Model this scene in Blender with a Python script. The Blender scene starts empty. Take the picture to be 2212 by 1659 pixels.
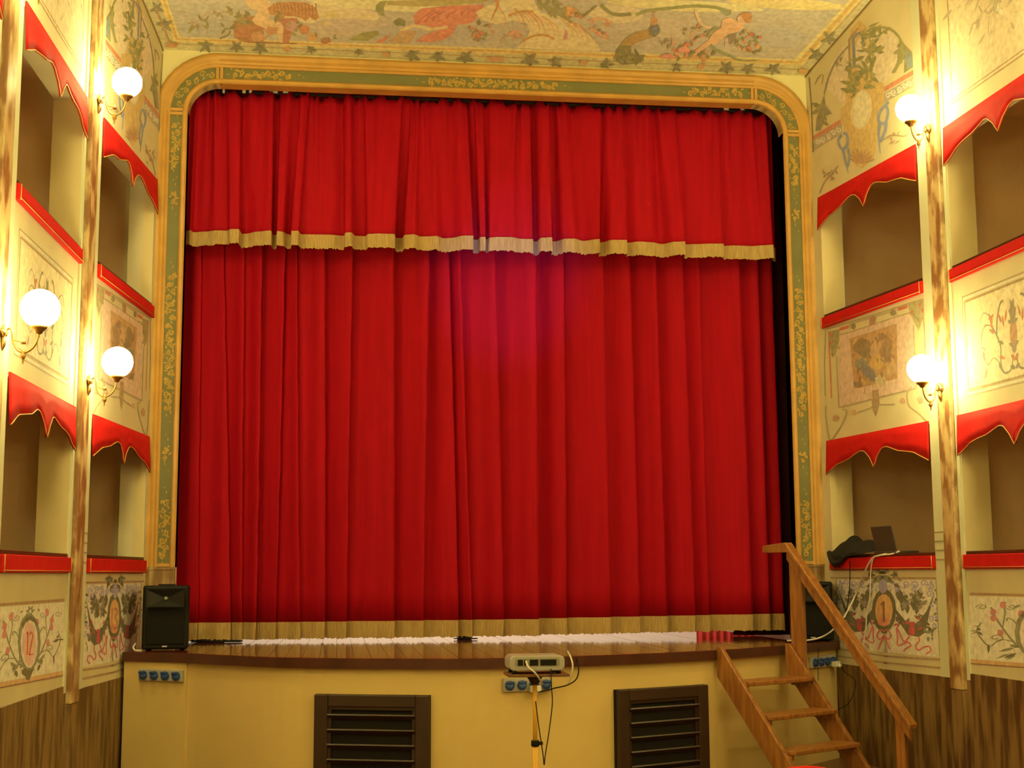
import bpy, bmesh, math, random
from mathutils import Vector, Matrix
random.seed(7)
scene = bpy.context.scene
COL = scene.collection
# ------------------------------------------------------------------ camera, world, exposure
W, H, F = 2212, 1659, 2996.5
CAM = Vector((-1.41, -12.567, 1.65))
yaw, pitch, roll = .1249, .1358, -.0047
FWD = Vector((math.sin(yaw)*math.cos(pitch), math.cos(yaw)*math.cos(pitch), math.sin(pitch)))
_r = Vector((math.cos(yaw), -math.sin(yaw), 0)); _u = _r.cross(FWD)
RT = math.cos(roll)*_r + math.sin(roll)*_u
UP = -math.sin(roll)*_r + math.cos(roll)*_u
cd = bpy.data.cameras.new('camera'); cd.sensor_fit = 'HORIZONTAL'; cd.sensor_width = 36.0
cd.lens = F/W*36.0; cd.clip_start = .05; cd.clip_end = 100
co = bpy.data.objects.new('camera', cd); COL.objects.link(co)
m = Matrix((RT, UP, -FWD)).transposed().to_4x4(); m.translation = CAM; co.matrix_world = m
scene.camera = co
wd = bpy.data.worlds.new('world'); scene.world = wd; wd.use_nodes = True
wd.node_tree.nodes['Background'].inputs[0].default_value = (.02, .014, .007, 1)
wd.node_tree.nodes['Background'].inputs[1].default_value = .3
scene.view_settings.view_transform = 'Standard'; scene.view_settings.look = 'None'
scene.view_settings.gamma = 1; scene.view_settings.use_curve_mapping = False
scene.view_settings.exposure = 0.0
scene.cycles.max_bounces = 8; scene.cycles.diffuse_bounces = 4; scene.cycles.glossy_bounces = 4
LAMP_COL = (1.0, .82, .29); LAMP_POWER = 92.0
# work light hanging over the stage behind the closed curtain
al = bpy.data.lights.new('stage_work_light', 'AREA'); al.shape = 'RECTANGLE'; al.size = 4.6; al.size_y = .5
al.energy = 560; al.color = (1, .86, .54)
ao = bpy.data.objects.new('stage_work_light', al); COL.objects.link(ao)
ao.location = (0, 2.6, 5.6); ao.rotation_euler = (math.radians(50), 0, 0)

def ray(px, py): return FWD + RT*((px-W/2)/F) - UP*((py-H/2)/F)
def at_y(px, py, Y):
    d = ray(px, py); return CAM + d*((Y-CAM.y)/d.y)
def at_z(px, py, Z):
    d = ray(px, py); return CAM + d*((Z-CAM.z)/d.z)
def at_plane(px, py, p, n):
    d = ray(px, py); return CAM + d*((p-CAM).dot(n)/d.dot(n))
def s2l(c):
    return tuple((v/255/12.92 if v/255 <= .04045 else ((v/255+.055)/1.055)**2.4) for v in c)

# ------------------------------------------------------------------ materials
MATS = {}
def mat(name, col, rough=.7, noise=0.0, nscale=6.0, stretch=(1, 1, 1), col2=None, metal=0, sheen=0, bump=0, bscale=60, spec=.5, coat=0, emit=None, estr=0, ramp=(.35, .65), detail=4):
    if name in MATS: return MATS[name]
    m = bpy.data.materials.new(name); m.use_nodes = True; nt = m.node_tree; b = nt.nodes['Principled BSDF']
    b.inputs['Base Color'].default_value = (*col, 1); b.inputs['Roughness'].default_value = rough
    b.inputs['Metallic'].default_value = metal; b.inputs['Specular IOR Level'].default_value = spec
    if sheen:
        b.inputs['Sheen Weight'].default_value = sheen; b.inputs['Sheen Roughness'].default_value = .4
        b.inputs['Sheen Tint'].default_value = (*[min(1, c*1.6) for c in col], 1)
    if coat: b.inputs['Coat Weight'].default_value = coat; b.inputs['Coat Roughness'].default_value = .08
    if emit: b.inputs['Emission Color'].default_value = (*emit, 1); b.inputs['Emission Strength'].default_value = estr
    if col2 is not None or noise or bump:
        tc = nt.nodes.new('ShaderNodeTexCoord'); mp = nt.nodes.new('ShaderNodeMapping'); mp.inputs['Scale'].default_value = stretch
        nt.links.new(tc.outputs['Object'], mp.inputs[0])
    if col2 is not None or noise:
        nz = nt.nodes.new('ShaderNodeTexNoise'); nz.inputs['Scale'].default_value = nscale; nz.inputs['Detail'].default_value = detail
        nt.links.new(mp.outputs[0], nz.inputs['Vector'])
        rp = nt.nodes.new('ShaderNodeValToRGB'); rp.color_ramp.elements[0].position = ramp[0]; rp.color_ramp.elements[1].position = ramp[1]
        c2 = col2 if col2 is not None else tuple(c*(1-noise) for c in col)
        rp.color_ramp.elements[0].color = (*c2, 1); rp.color_ramp.elements[1].color = (*col, 1)
        nt.links.new(nz.outputs[0], rp.inputs[0]); nt.links.new(rp.outputs[0], b.inputs['Base Color'])
    if bump:
        n2 = nt.nodes.new('ShaderNodeTexNoise'); n2.inputs['Scale'].default_value = bscale
        nt.links.new(mp.outputs[0], n2.inputs['Vector'])
        bp = nt.nodes.new('ShaderNodeBump'); bp.inputs['Strength'].default_value = bump; bp.inputs['Distance'].default_value = .01
        nt.links.new(n2.outputs[0], bp.inputs['Height']); nt.links.new(bp.outputs[0], b.inputs['Normal'])
    MATS[name] = m; return m
WALLC = (.76, .70, .50)
M_wall = mat('wall_plaster', WALLC, .8, noise=.10, nscale=2.5)
M_pale = mat('pale_green_plaster', (.72, .75, .58), .6, noise=.06, nscale=3)
M_cream = mat('cream_plaster', (.78, .66, .38), .85, noise=.08, nscale=3)
M_box = mat('box_tan', (.90, .67, .44), .9, noise=.12, nscale=2)
M_spandrel = mat('spandrel_cream', (.80, .74, .45), .85)
M_dado = mat('dado_marbling', (.27, .17, .07), .45, col2=(.10, .045, .018), nscale=4.2, stretch=(3.2, 3.2, .5), ramp=(.40, .58), detail=8)
M_marble = mat('pilaster_marbling', (.66, .50, .27), .3, col2=(.30, .15, .065), nscale=7, stretch=(1.5, 1.5, .6), ramp=(.42, .58), detail=6)
M_plinth = mat('plinth_marbling', (.50, .38, .18), .5, col2=(.22, .12, .05), nscale=4, stretch=(3, 3, .5), ramp=(.38, .62), detail=6)
M_gold = mat('ochre_frame', (.60, .34, .085), .45, noise=.18, nscale=5)
M_green = mat('green_panel', (.19, .19, .075), .6, noise=.15, nscale=4)
M_stagewall = mat('stage_front_plaster', (.76, .58, .24), .9, noise=.08, nscale=1.2, bump=.08, bscale=40)
M_red = mat('red_velvet', (.43, .0022, .015), .75, noise=.14, nscale=5, stretch=(5, 5, .3), sheen=.12, bump=.1, bscale=220, spec=.15)
M_red2 = mat('red_felt', (.62, .012, .012), .8, noise=.12, nscale=12, sheen=.1, spec=.2)
M_fringe = mat('beige_fringe', (.56, .40, .17), .85, col2=(.38, .25, .10), nscale=30, stretch=(6, 6, .25))
M_trim = mat('gold_trim', (.60, .34, .09), .5)
M_darkwood = mat('dark_wood', (.10, .035, .018), .35, noise=.35, nscale=8, stretch=(1, .15, 1))
M_plank = mat('stage_plank', (.20, .038, .022), .085, noise=.35, nscale=7, stretch=(3, .3, 1), spec=.35)
M_nosing = mat('stage_nosing', (.085, .022, .012), .35, noise=.3, nscale=6)
M_stair = mat('stair_wood', (.40, .17, .045), .4, col2=(.24, .09, .022), nscale=5, stretch=(6, 6, .7), coat=.15)
M_vent = mat('vent_brown', (.042, .018, .009), .5, noise=.2)
M_black = mat('black_plastic', (.008, .008, .007), .5, spec=.22)
M_grille = mat('speaker_grille', (.006, .006, .005), .6, bump=.4, bscale=300, spec=.2)
M_dark = mat('dark_void', (.008, .006, .005), .9)
M_cloth = mat('black_cloth', (.010, .010, .010), .9, bump=.3, bscale=25)
M_brass = mat('aged_brass', (.42, .27, .10), .35, metal=.9)
M_globe = mat('opal_globe', (.9, .85, .75), .3, emit=LAMP_COL, estr=LAMP_POWER)
M_grey = mat('grey_plastic', (.42, .40, .36), .5)
M_blue = mat('blue_socket', (.02, .07, .28), .35)
M_white = mat('white_plastic', (.75, .72, .66), .4)
M_silver = mat('silver_plastic', (.46, .46, .48), .35, metal=.3)
M_yellow = mat('yellow_pole', (.80, .45, .05), .35)
M_lens = mat('lens_glass', (.05, .06, .12), .1, emit=(.35, .35, 1), estr=2)
M_laptop = mat('laptop_grey', (.10, .095, .085), .4, metal=.3)
M_backdrop = mat('white_backdrop', (.9, .9, .88), .8)
M_floor = mat('floor_boards', (.20, .10, .045), .4, noise=.3, nscale=5, stretch=(4, .4, 1))
def paint_mat():
    m = bpy.data.materials.new('fresco_paint'); m.use_nodes = True; nt = m.node_tree; b = nt.nodes['Principled BSDF']
    at = nt.nodes.new('ShaderNodeAttribute'); at.attribute_name = 'Col'
    tc = nt.nodes.new('ShaderNodeTexCoord'); nz = nt.nodes.new('ShaderNodeTexNoise'); nz.inputs['Scale'].default_value = 22; nz.inputs['Detail'].default_value = 5
    nt.links.new(tc.outputs['Object'], nz.inputs['Vector'])
    mr = nt.nodes.new('ShaderNodeMapRange'); mr.inputs[1].default_value = .3; mr.inputs[2].default_value = .7; mr.inputs[3].default_value = .82; mr.inputs[4].default_value = 1.14
    nt.links.new(nz.outputs[0], mr.inputs[0])
    mx = nt.nodes.new('ShaderNodeMix'); mx.data_type = 'RGBA'; mx.blend_type = 'MULTIPLY'; mx.inputs[0].default_value = 1
    nt.links.new(at.outputs['Color'], mx.inputs[6]); nt.links.new(mr.outputs[0], mx.inputs[7]); nt.links.new(mx.outputs[2], b.inputs['Base Color'])
    b.inputs['Roughness'].default_value = .8; return m
M_paint = paint_mat()

# ------------------------------------------------------------------ mesh helpers
class MB:
    def __init__(s): s.v = []; s.f = []; s.sm = []
    def quad(s, *p):
        i = len(s.v); s.v += [tuple(q) for q in p]; s.f.append(tuple(range(i, i+len(p)))); s.sm.append(False)
    def box(s, c, size, rot=None):
        c = Vector(c); hx, hy, hz = [d/2 for d in size]; i = len(s.v)
        for x in (-hx, hx):
            for y in (-hy, hy):
                for z in (-hz, hz):
                    p = Vector((x, y, z)); p = rot @ p if rot else p; s.v.append(tuple(c+p))
        for q in ((0, 1, 3, 2), (4, 6, 7, 5), (0, 4, 5, 1), (2, 3, 7, 6), (0, 2, 6, 4), (1, 5, 7, 3)): s.f.append(tuple(i+k for k in q)); s.sm.append(False)
    def bbox(s, a, b): s.box([(a[k]+b[k])/2 for k in range(3)], [abs(b[k]-a[k]) for k in range(3)])
    def prism(s, poly, vec):                                    # closed polygon (3D pts) extruded by vec
        i = len(s.v); n = len(poly); vec = Vector(vec)
        s.v += [tuple(Vector(p)) for p in poly] + [tuple(Vector(p)+vec) for p in poly]
        s.f.append(tuple(i+k for k in reversed(range(n)))); s.f.append(tuple(i+n+k for k in range(n))); s.sm += [False]*2
        for k in range(n): s.f.append((i+k, i+(k+1) % n, i+n+(k+1) % n, i+n+k)); s.sm.append(False)
    def tube(s, pts, r, n=8, caps=True):
        pts = [Vector(p) for p in pts]; rs = r if isinstance(r, (list, tuple)) else [r]*len(pts)
        i = len(s.v); up = Vector((.03, .02, 1)).normalized(); prev = None
        for k, p in enumerate(pts):
            t = (pts[min(k+1, len(pts)-1)]-pts[max(k-1, 0)]).normalized()
            a = (prev - t*prev.dot(t)) if prev is not None else t.cross(up if abs(t.dot(up)) < .95 else Vector((1, 0, 0)))
            a.normalize(); prev = a; b = t.cross(a)
            for j in range(n):
                w = 2*math.pi*j/n; s.v.append(tuple(p + (a*math.cos(w)+b*math.sin(w))*rs[k]))
        for k in range(len(pts)-1):
            for j in range(n):
                s.f.append((i+k*n+j, i+k*n+(j+1) % n, i+(k+1)*n+(j+1) % n, i+(k+1)*n+j)); s.sm.append(True)
        if caps:
            s.f.append(tuple(i+j for j in reversed(range(n)))); s.f.append(tuple(i+(len(pts)-1)*n+j for j in range(n))); s.sm += [False]*2
    def lathe(s, prof, c, n=16, axis=None):                      # prof (r,z) about z (or axis matrix) at c
        c = Vector(c); i = len(s.v)
        for r, z in prof:
            for j in range(n):
                w = 2*math.pi*j/n; p = Vector((r*math.cos(w), r*math.sin(w), z)); p = axis @ p if axis else p; s.v.append(tuple(c+p))
        for k in range(len(prof)-1):
            for j in range(n): s.f.append((i+k*n+j, i+k*n+(j+1) % n, i+(k+1)*n+(j+1) % n, i+(k+1)*n+j)); s.sm.append(True)
    def grid(s, rows, smooth=True):
        i = len(s.v); nc = len(rows[0])
        for r in rows: s.v += [tuple(p) for p in r]
        for a in range(len(rows)-1):
            for b in range(nc-1): s.f.append((i+a*nc+b, i+a*nc+b+1, i+(a+1)*nc+b+1, i+(a+1)*nc+b)); s.sm.append(smooth)
    def build(s, name, material, parent=None, loc=None, fix=True):
        me = bpy.data.meshes.new(name)
        off = Vector(loc) if loc is not None else Vector((0, 0, 0))
        me.from_pydata([tuple(Vector(v)-off) for v in s.v], [], s.f); me.materials.append(material)
        me.polygons.foreach_set('use_smooth', s.sm)
        if fix:
            bm = bmesh.new(); bm.from_mesh(me); bmesh.ops.recalc_face_normals(bm, faces=bm.faces); bm.to_mesh(me); bm.free()
        o = bpy.data.objects.new(name, me); COL.objects.link(o)
        if parent is not None:
            o.parent = parent; o.location = off - world_loc(parent)
        else: o.location = off
        return o
def world_loc(o):
    p = Vector((0, 0, 0))
    while o is not None: p += o.location; o = o.parent
    return p
def bevel(o, w=.006, seg=2):
    md = o.modifiers.new('bevel', 'BEVEL'); md.width = w; md.segments = seg; md.limit_method = 'ANGLE'; return o
def tag(o, label=None, cat=None, group=None, kind=None):
    if label: o['label'] = label
    if cat: o['category'] = cat
    if group: o['group'] = group
    if kind: o['kind'] = kind
    return o
def thing(name, loc, label, cat, group=None):
    o = bpy.data.objects.new(name, None); COL.objects.link(o); o.location = loc; o.empty_display_size = .1
    return tag(o, label, cat, group)
def crom(pts, n=8):
    pts = [Vector(p) for p in pts]; out = []
    for i in range(len(pts)-1):
        p0 = pts[max(i-1, 0)]; p1 = pts[i]; p2 = pts[i+1]; p3 = pts[min(i+2, len(pts)-1)]
        for k in range(n):
            t = k/n; out.append(.5*((2*p1)+(p2-p0)*t+(2*p0-5*p1+4*p2-p3)*t*t+(3*p1-p0-3*p2+p3)*t**3))
    out.append(pts[-1]); return out
def lerp(a, b, t): return a+(b-a)*t

# ------------------------------------------------------------------ flat painted decoration (frescoes)
class Paint:
    """flat coloured shapes laid on a surface; surf(px,py,off) returns points on the surface(s)"""
    def __init__(s, surfs, ref, base=WALLC, soft=.22):
        s.surfs = surfs; s.ref = s2l(ref); s.base = base; s.soft = soft; s.v = []; s.f = []; s.c = []; s.layer = 1
    def col(s, c):
        l = s2l(c); return tuple(lerp(min(.9, s.base[k]*l[k]/max(s.ref[k], 1e-3)), s.base[k], s.soft) for k in range(3))
    def poly(s, c, pts):
        cc = s.col(c)
        for sf in s.surfs:
            i = len(s.v); s.v += [tuple(sf(x, y, s.layer*.00006)) for x, y in pts]; s.f.append(tuple(range(i, i+len(pts)))); s.c.append(cc)
        s.layer += .35
    def blob(s, c, cx, cy, rx, ry, rot=0, n=14, jit=0):
        a = math.radians(rot); P = []
        for k in range(n):
            w = 2*math.pi*k/n; j = 1+random.uniform(-jit, jit); x = rx*math.cos(w)*j; y = ry*math.sin(w)*j
            P.append((cx+x*math.cos(a)-y*math.sin(a), cy+x*math.sin(a)+y*math.cos(a)))
        s.poly(c, P)
    def stroke(s, c, w, pts, taper=False, smooth=True):
        if smooth and len(pts) > 2: pts = [(p.x, p.y) for p in crom([(x, y, 0) for x, y in pts], 6)]
        n = len(pts); L = []; R = []
        for k, (x, y) in enumerate(pts):
            a = pts[max(k-1, 0)]; b = pts[min(k+1, n-1)]; dx, dy = b[0]-a[0], b[1]-a[1]; d = math.hypot(dx, dy) or 1
            ww = w/2*((1-.85*k/(n-1)) if taper else 1); L.append((x-dy/d*ww, y+dx/d*ww)); R.append((x+dy/d*ww, y-dx/d*ww))
        cc = s.col(c)
        for sf in s.surfs:
            i = len(s.v); s.v += [tuple(sf(x, y, s.layer*.00006)) for x, y in L+R]
            for k in range(n-1): s.f.append((i+k, i+k+1, i+n+k+1, i+n+k)); s.c.append(cc)
        s.layer += .35
    def leaf(s, c, x, y, L, wd, ang):
        a = math.radians(ang); ca, sa = math.cos(a), math.sin(a)
        P = [(0, 0), (.3*L, wd*.5), (.65*L, wd*.4), (L, 0), (.65*L, -wd*.4), (.3*L, -wd*.5)]
        s.poly(c, [(x+p*ca-q*sa, y+p*sa+q*ca) for p, q in P])
    def scroll(s, c, x, y, r, w, turn=1, start=0, loops=1.4):
        P = []
        for k in range(22):
            t = k/21; a = math.radians(start)+turn*loops*2*math.pi*t; rr = r*(1-.85*t); P.append((x+rr*math.cos(a), y+rr*math.sin(a)))
        s.stroke(c, w, P, smooth=False)
    def foliage(s, cols, x, y, rx, ry, n, L, wd):
        for _ in range(n):
            a = random.uniform(0, 360); q = math.sqrt(random.random())
            s.leaf(random.choice(cols), x+rx*q*math.cos(a), y+ry*q*math.sin(a), L*random.uniform(.6, 1.2), wd*random.uniform(.6, 1.2), random.uniform(0, 360))
    def build(s, name, parent):
        me = bpy.data.meshes.new(name); me.from_pydata(s.v, [], s.f); me.materials.append(M_paint)
        ca = me.color_attributes.new('Col', 'FLOAT_COLOR', 'CORNER')
        for p, c in zip(me.polygons, s.c):
            for li in p.loop_indices: ca.data[li].color = (*c, 1)
        o = bpy.data.objects.new(name, me); COL.objects.link(o); o.parent = parent; o.location = -world_loc(parent); return o

# ------------------------------------------------------------------ the room: side walls with box openings
FL = 0.0
SIDE = {-1: [(-3.066, .0), (-3.078, -.153), (-3.267, -1.864), (-3.317, -2.319), (-3.379, -4.083), (-3.41, -4.55), (-3.44, -6.3), (-3.45, -14.4)],
        1: [(3.072, .0), (3.098, -.21), (3.335, -1.911), (3.389, -2.334), (3.455, -4.083), (3.48, -4.55), (3.50, -6.3), (3.52, -14.4)]}
Z_R1B, Z_R1, Z_V1, Z_R2B, Z_R2, Z_V2, Z_DADO = 1.67, 1.775, 2.855, 3.912, 4.01, 5.172, .83
TH = .22
def ceil_z(y): return 6.455 + (.187*min(-y, 3.2) if y < 0 else 0)
def seg(side, i):
    p, q = [Vector((*a, 0)) for a in SIDE[side][i:i+2]]
    t = (q-p).normalized(); n = Vector((-t.y, t.x, 0))
    if n.x*side > 0: n = -n                                          # n points into the room
    return p, q, t, n
def slab(mb, side, i, z0, z1, off=0., th=TH, u0=0, u1=1):
    p, q, t, n = seg(side, i); a = lerp(p, q, u0)+n*off; b = lerp(p, q, u1)+n*off
    P = [a, b, b-n*th, a-n*th]; mb.prism([(v.x, v.y, z0) for v in P], (0, 0, z1-z0))
WALLS = {}
for side, nm in ((-1, 'left'), (1, 'right')):
    mb = MB()
    for i in (0, 2, 4): slab(mb, side, i, 0, 7.3)
    slab(mb, side, 6, 0, 7.3)
    for i in (1, 3, 5):
        slab(mb, side, i, 0, Z_R1); slab(mb, side, i, Z_V1-.02, Z_R2); slab(mb, side, i, Z_V2-.02, 7.3)
    w = mb.build('wall_'+nm, M_wall); tag(w, kind='structure'); WALLS[side] = w
    # box rooms behind the openings
    bx = MB()
    for i in (1, 3, 5):
        p, q, t, n = seg(side, i); a = p-t*.16-n*TH; b = q+t*.16-n*TH; D = 1.15
        for z0, z1 in ((.9, 3.0), (3.15, 5.35)):
            A, B = a-n*D, b-n*D
            c = lambda v, z: (v.x, v.y, z)
            bx.quad(c(A, z0), c(B, z0), c(B, z1), c(A, z1)); bx.quad(c(a, z0), c(A, z0), c(A, z1), c(a, z1)); bx.quad(c(b, z0), c(B, z0), c(B, z1), c(b, z1))
            bx.quad(c(a, z0), c(b, z0), c(B, z0), c(A, z0)); bx.quad(c(a, z1), c(b, z1), c(B, z1), c(A, z1))
    bx.build('box_interior', M_box, w, fix=False)
    # cream reveals of the openings
    jb = MB()
    for i in (1, 3, 5):
        p, q, t, n = seg(side, i)
        for z0, z1 in ((Z_R1, Z_V1-.02), (Z_R2, Z_V2-.02)):
            for e, d in ((p, t), (q, -t)):
                a = e+d*.003; P = [a-n*.004, a-n*(TH+.004), a-n*(TH+.004)-d*.0025, a-n*.004-d*.0025]
                jb.prism([(v.x, v.y, z0) for v in P], (0, 0, z1-z0))
    jb.build('opening_reveal', M_cream, w)
    db = MB()
    for i in range(6): slab(db, side, i, 0, Z_DADO+(.05 if i in (3, 4, 5) else 0), off=.012, th=.02)
    db.build('dado', M_dado, w)
    # marbled pilaster strips and pale strips between the bays
    for i in (2, 4):
        pm = MB(); slab(pm, side, i, Z_DADO-.08, 7.3, off=.05, th=.06, u0=.45, u1=.87); bevel(pm.build('pilaster', M_marble, w), .012)
        pf = MB(); slab(pf, side, i, 0, Z_DADO-.08, off=.047, th=.05, u0=.45, u1=.87); bevel(pf.build('pilaster_foot', M_dado, w), .012)
        pp = MB(); slab(pp, side, i, Z_DADO, 7.3, off=.012, th=.02, u0=.02, u1=.44); slab(pp, side, i, Z_DADO, 7.3, off=.012, th=.02, u0=.88, u1=.98); pp.build('pale_strip', M_pale, w)
    # thin grooves across the pale strip at rail height
    gr = MB()
    for k in range(4): slab(gr, side, 2, 1.74+k*.072, 1.75+k*.072, off=.0145, th=.01, u0=.03, u1=.43)
    gr.build('groove_band', mat('groove_grey', (.36, .34, .20), .8), w)
    fb = MB()
    fb.bbox((side*3.52, -14.4, 0), (side*3.75, -6.3, 7.3))

# floor, ceiling, rear wall
mb = MB(); mb.bbox((-4.9, -14.5, -.12), (4.9, 5.2, 0)); tag(mb.build('floor', M_floor), kind='structure')
mb = MB(); X = 5.0
mb.prism([(-X, .16, 6.455), (-X, 0, 6.455), (-X, -3.2, ceil_z(-3.2)), (-X, -14.5, ceil_z(-3.2)), (-X, -14.5, 7.5), (-X, .16, 7.5)], (2*X, 0, 0))
ceiling = mb.build('ceiling', mat('ceiling_plaster', WALLC, .85, noise=.05, nscale=2)); tag(ceiling, kind='structure')
mb = MB(); mb.bbox((-4, -14.7, 0), (4, -14.4, 7.4)); tag(mb.build('wall_rear', M_wall), kind='structure')

# proscenium wall with its opening
IW, IZ, RAD = 2.823, 6.145, .28
def arch(o, n=10):
    """inner edge path offset outwards by o: left foot -> right foot, (x,z) list, with section indices"""
    L = [(-(IW+o), 1.72), (-(IW+o), IZ-RAD)]
    c1 = [(-(IW-RAD)-(RAD+o)*math.cos(a), IZ-RAD+(RAD+o)*math.sin(a)) for a in [math.pi/2*k/n for k in range(n+1)]]
    T = [(-(IW-RAD), IZ+o), (IW-RAD, IZ+o)]
    c2 = [(-x, z) for x, z in reversed(c1)]
    return L, c1, T, c2, [(IW+o, IZ-RAD), (IW+o, 1.72)]
mb = MB()
mb.bbox((-3.35, .0, 0), (-IW, .13, IZ-RAD)); mb.bbox((IW, .0, 0), (3.35, .13, IZ-RAD)); mb.bbox((-3.35, 0, IZ+.001), (3.35, .13, 7.3))
for s in (-1, 1):
    mb.bbox((s*3.35, 0, IZ-RAD), (s*(IW), .13, IZ+.001))
    arc = [(s*x, 0, z) for x, z in [(-p[0], p[1]) for p in arch(0)[1]]]
    mb.prism([(s*IW, 0, IZ+.0005)]+arc, (0, .13, 0))
wallp = mb.build('wall_proscenium', M_spandrel); tag(wallp, kind='structure')
# backstage shell
mb = MB(); mb.bbox((-4.6, 4.8, 0), (4.6, 4.95, 6.6)); tag(mb.build('wall_backstage', M_backdrop), kind='structure')
mb = MB()
mb.bbox((-4.75, .9, 0), (-4.6, 4.95, 6.6)); mb.bbox((4.6, .9, 0), (4.75, 4.95, 6.6)); mb.bbox((-4.75, .13, 6.6), (4.75, 4.95, 6.75))
mb.bbox((-4.75, .13, 0), (-4.6, .9, 6.6)); mb.bbox((4.6, .13, 0), (4.75, .9, 6.6))
tag(mb.build('wall_stage_house', mat('stage_house', (.10, .07, .05), .9)), kind='structure')

# ------------------------------------------------------------------ proscenium frame
frame = thing('proscenium_frame', (0, 0, 1.72), 'ochre moulded proscenium arch with green scrollwork panels around the red curtain', 'proscenium arch')
PROF_OUT = [(.155, 0), (.155, -.022), (.172, -.034), (.19, -.024), (.205, -.03), (.225, -.052), (.255, -.06), (.278, -.05), (.288, -.03), (.288, 0)]
PROF_IN = [(.05, 0), (.05, -.018), (.036, -.032), (.012, -.032), (0, -.018), (0, .13)]
def sweep(mb, sec, prof):
    paths = [arch(o)[sec] for o, _ in prof]
    rows = [[(x, d, z) for (x, z) in path] for path, (_, d) in zip(paths, prof)]
    mb.grid(rows, smooth=sec in (1, 3))
for sec, nm in ((0, 'jamb'), (1, 'corner_arch'), (2, 'lintel'), (3, 'corner_arch'), (4, 'jamb')):
    mb = MB(); sweep(mb, sec, PROF_OUT); sweep(mb, sec, PROF_IN)
    # raised end borders where two sections meet
    ends = {0: [0, -1], 1: [0, -1], 2: [0, -1], 3: [0, -1], 4: [0, -1]}[sec]
    pi, po = arch(.0)[sec], arch(.285)[sec]
    for e in ends:
        a, b = Vector((pi[e][0], 0, pi[e][1])), Vector((po[e][0], 0, po[e][1])); d = (b-a).normalized()
        nxt = pi[1 if e == 0 else -2]; tt = (Vector((nxt[0], 0, nxt[1]))-a); tt -= d*tt.dot(d); tt.normalize()
        P = [a+tt*.004, b+tt*.004, b+tt*.032, a+tt*.032]; mb.prism([(v.x, -.022, v.z) for v in P], (0, .021, 0))
    part = mb.build(nm, M_gold, frame, loc=(0, 0, 1.72))
    gp = MB(); sweep(gp, sec, [(.05, -.006), (.155, -.006)]); gp.build('green_panel', M_green, part, loc=(0, 0, 1.72), fix=False)
    def fs(px, py, off): return at_y(px, py, -.008-off)
    P = Paint([fs], (124, 112, 48), (.19, .19, .075), soft=0); G = (190, 142, 50)
    def cluster(cx, cz, L, w, vert, dens=1.0):
        # gilt arabesque in frame coordinates (metres), along x or z
        def q(a, b): return (cx+b, cz+a) if vert else (cx+a, cz+b)
        n = int(L/.06*dens)
        for k in range(n):
            a = -L/2+L*(k+.5)/n; sg = 1 if k % 2 else -1; r = w*.27*random.uniform(.8, 1.15)
            x, z = q(a, sg*w*.14)
            P.scroll(G, x, z, r, .013, sg, random.uniform(0, 360), 1.25)
            for _ in range(5):
                x, z = q(a+random.uniform(-.03, .03), random.uniform(-.4, .4)*w); P.leaf(G, x, z, random.uniform(.025, .05), .018, random.uniform(0, 360))
        for sg in (-1, 1):
            x, z = q(sg*(L/2+.05), sg*.01); P.leaf(G, x, z, .035, .012, 90 if vert else 0)
            x, z = q(sg*(L/2+.10), -sg*.015); P.leaf(G, x, z, .02, .010, 40)
    P.surfs = [lambda x, z, off: Vector((x, -.007-off, z))]
    if sec == 2:
        cluster(0, IZ+.1025, 1.25, .10, False); cluster(-2.16, IZ+.1025, .55, .10, False); cluster(2.16, IZ+.1025, .55, .10, False)
    elif sec in (0, 4):
        x = (-1 if sec == 0 else 1)*(IW+.1025)
        cluster(x, 5.55, .42, .10, True); cluster(x, 3.72, 1.25, .10, True); cluster(x, 2.05, .52, .10, True); cluster(x, 5.05, .12, .06, True); cluster(x, 2.72, .12, .06, True)
    else:
        s = -1 if sec == 1 else 1
        for k in range(7):
            a = math.radians(12+66*k/6); r = RAD+.1025+(.018 if k % 2 else -.018)
            x = s*((IW-RAD)+r*math.cos(a)); z = IZ-RAD+r*math.sin(a); P.scroll(G, x, z, .03, .011, 1 if k % 2 else -1, k*77, 1.2)
            P.leaf(G, x+.02, z-.02, .05, .014, k*50); P.leaf(G, x-.02, z+.02, .04, .014, k*97)
    tag(P.build('scroll_ornament', part), kind='stuff')
for s in (-1, 1):
    mb = MB(); mb.bbox((s*(IW-.0), -.045, 1.035), (s*3.09, 0, 1.72)); mb.bbox((s*(IW-.0), -.05, 1.69), (s*3.1, 0, 1.718))
    o = bevel(mb.build('plinth', M_plinth, frame, loc=(s*2.95, 0, 1.035)), .008); tag(o, 'brown marbled plinth under the ochre arch')

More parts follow.
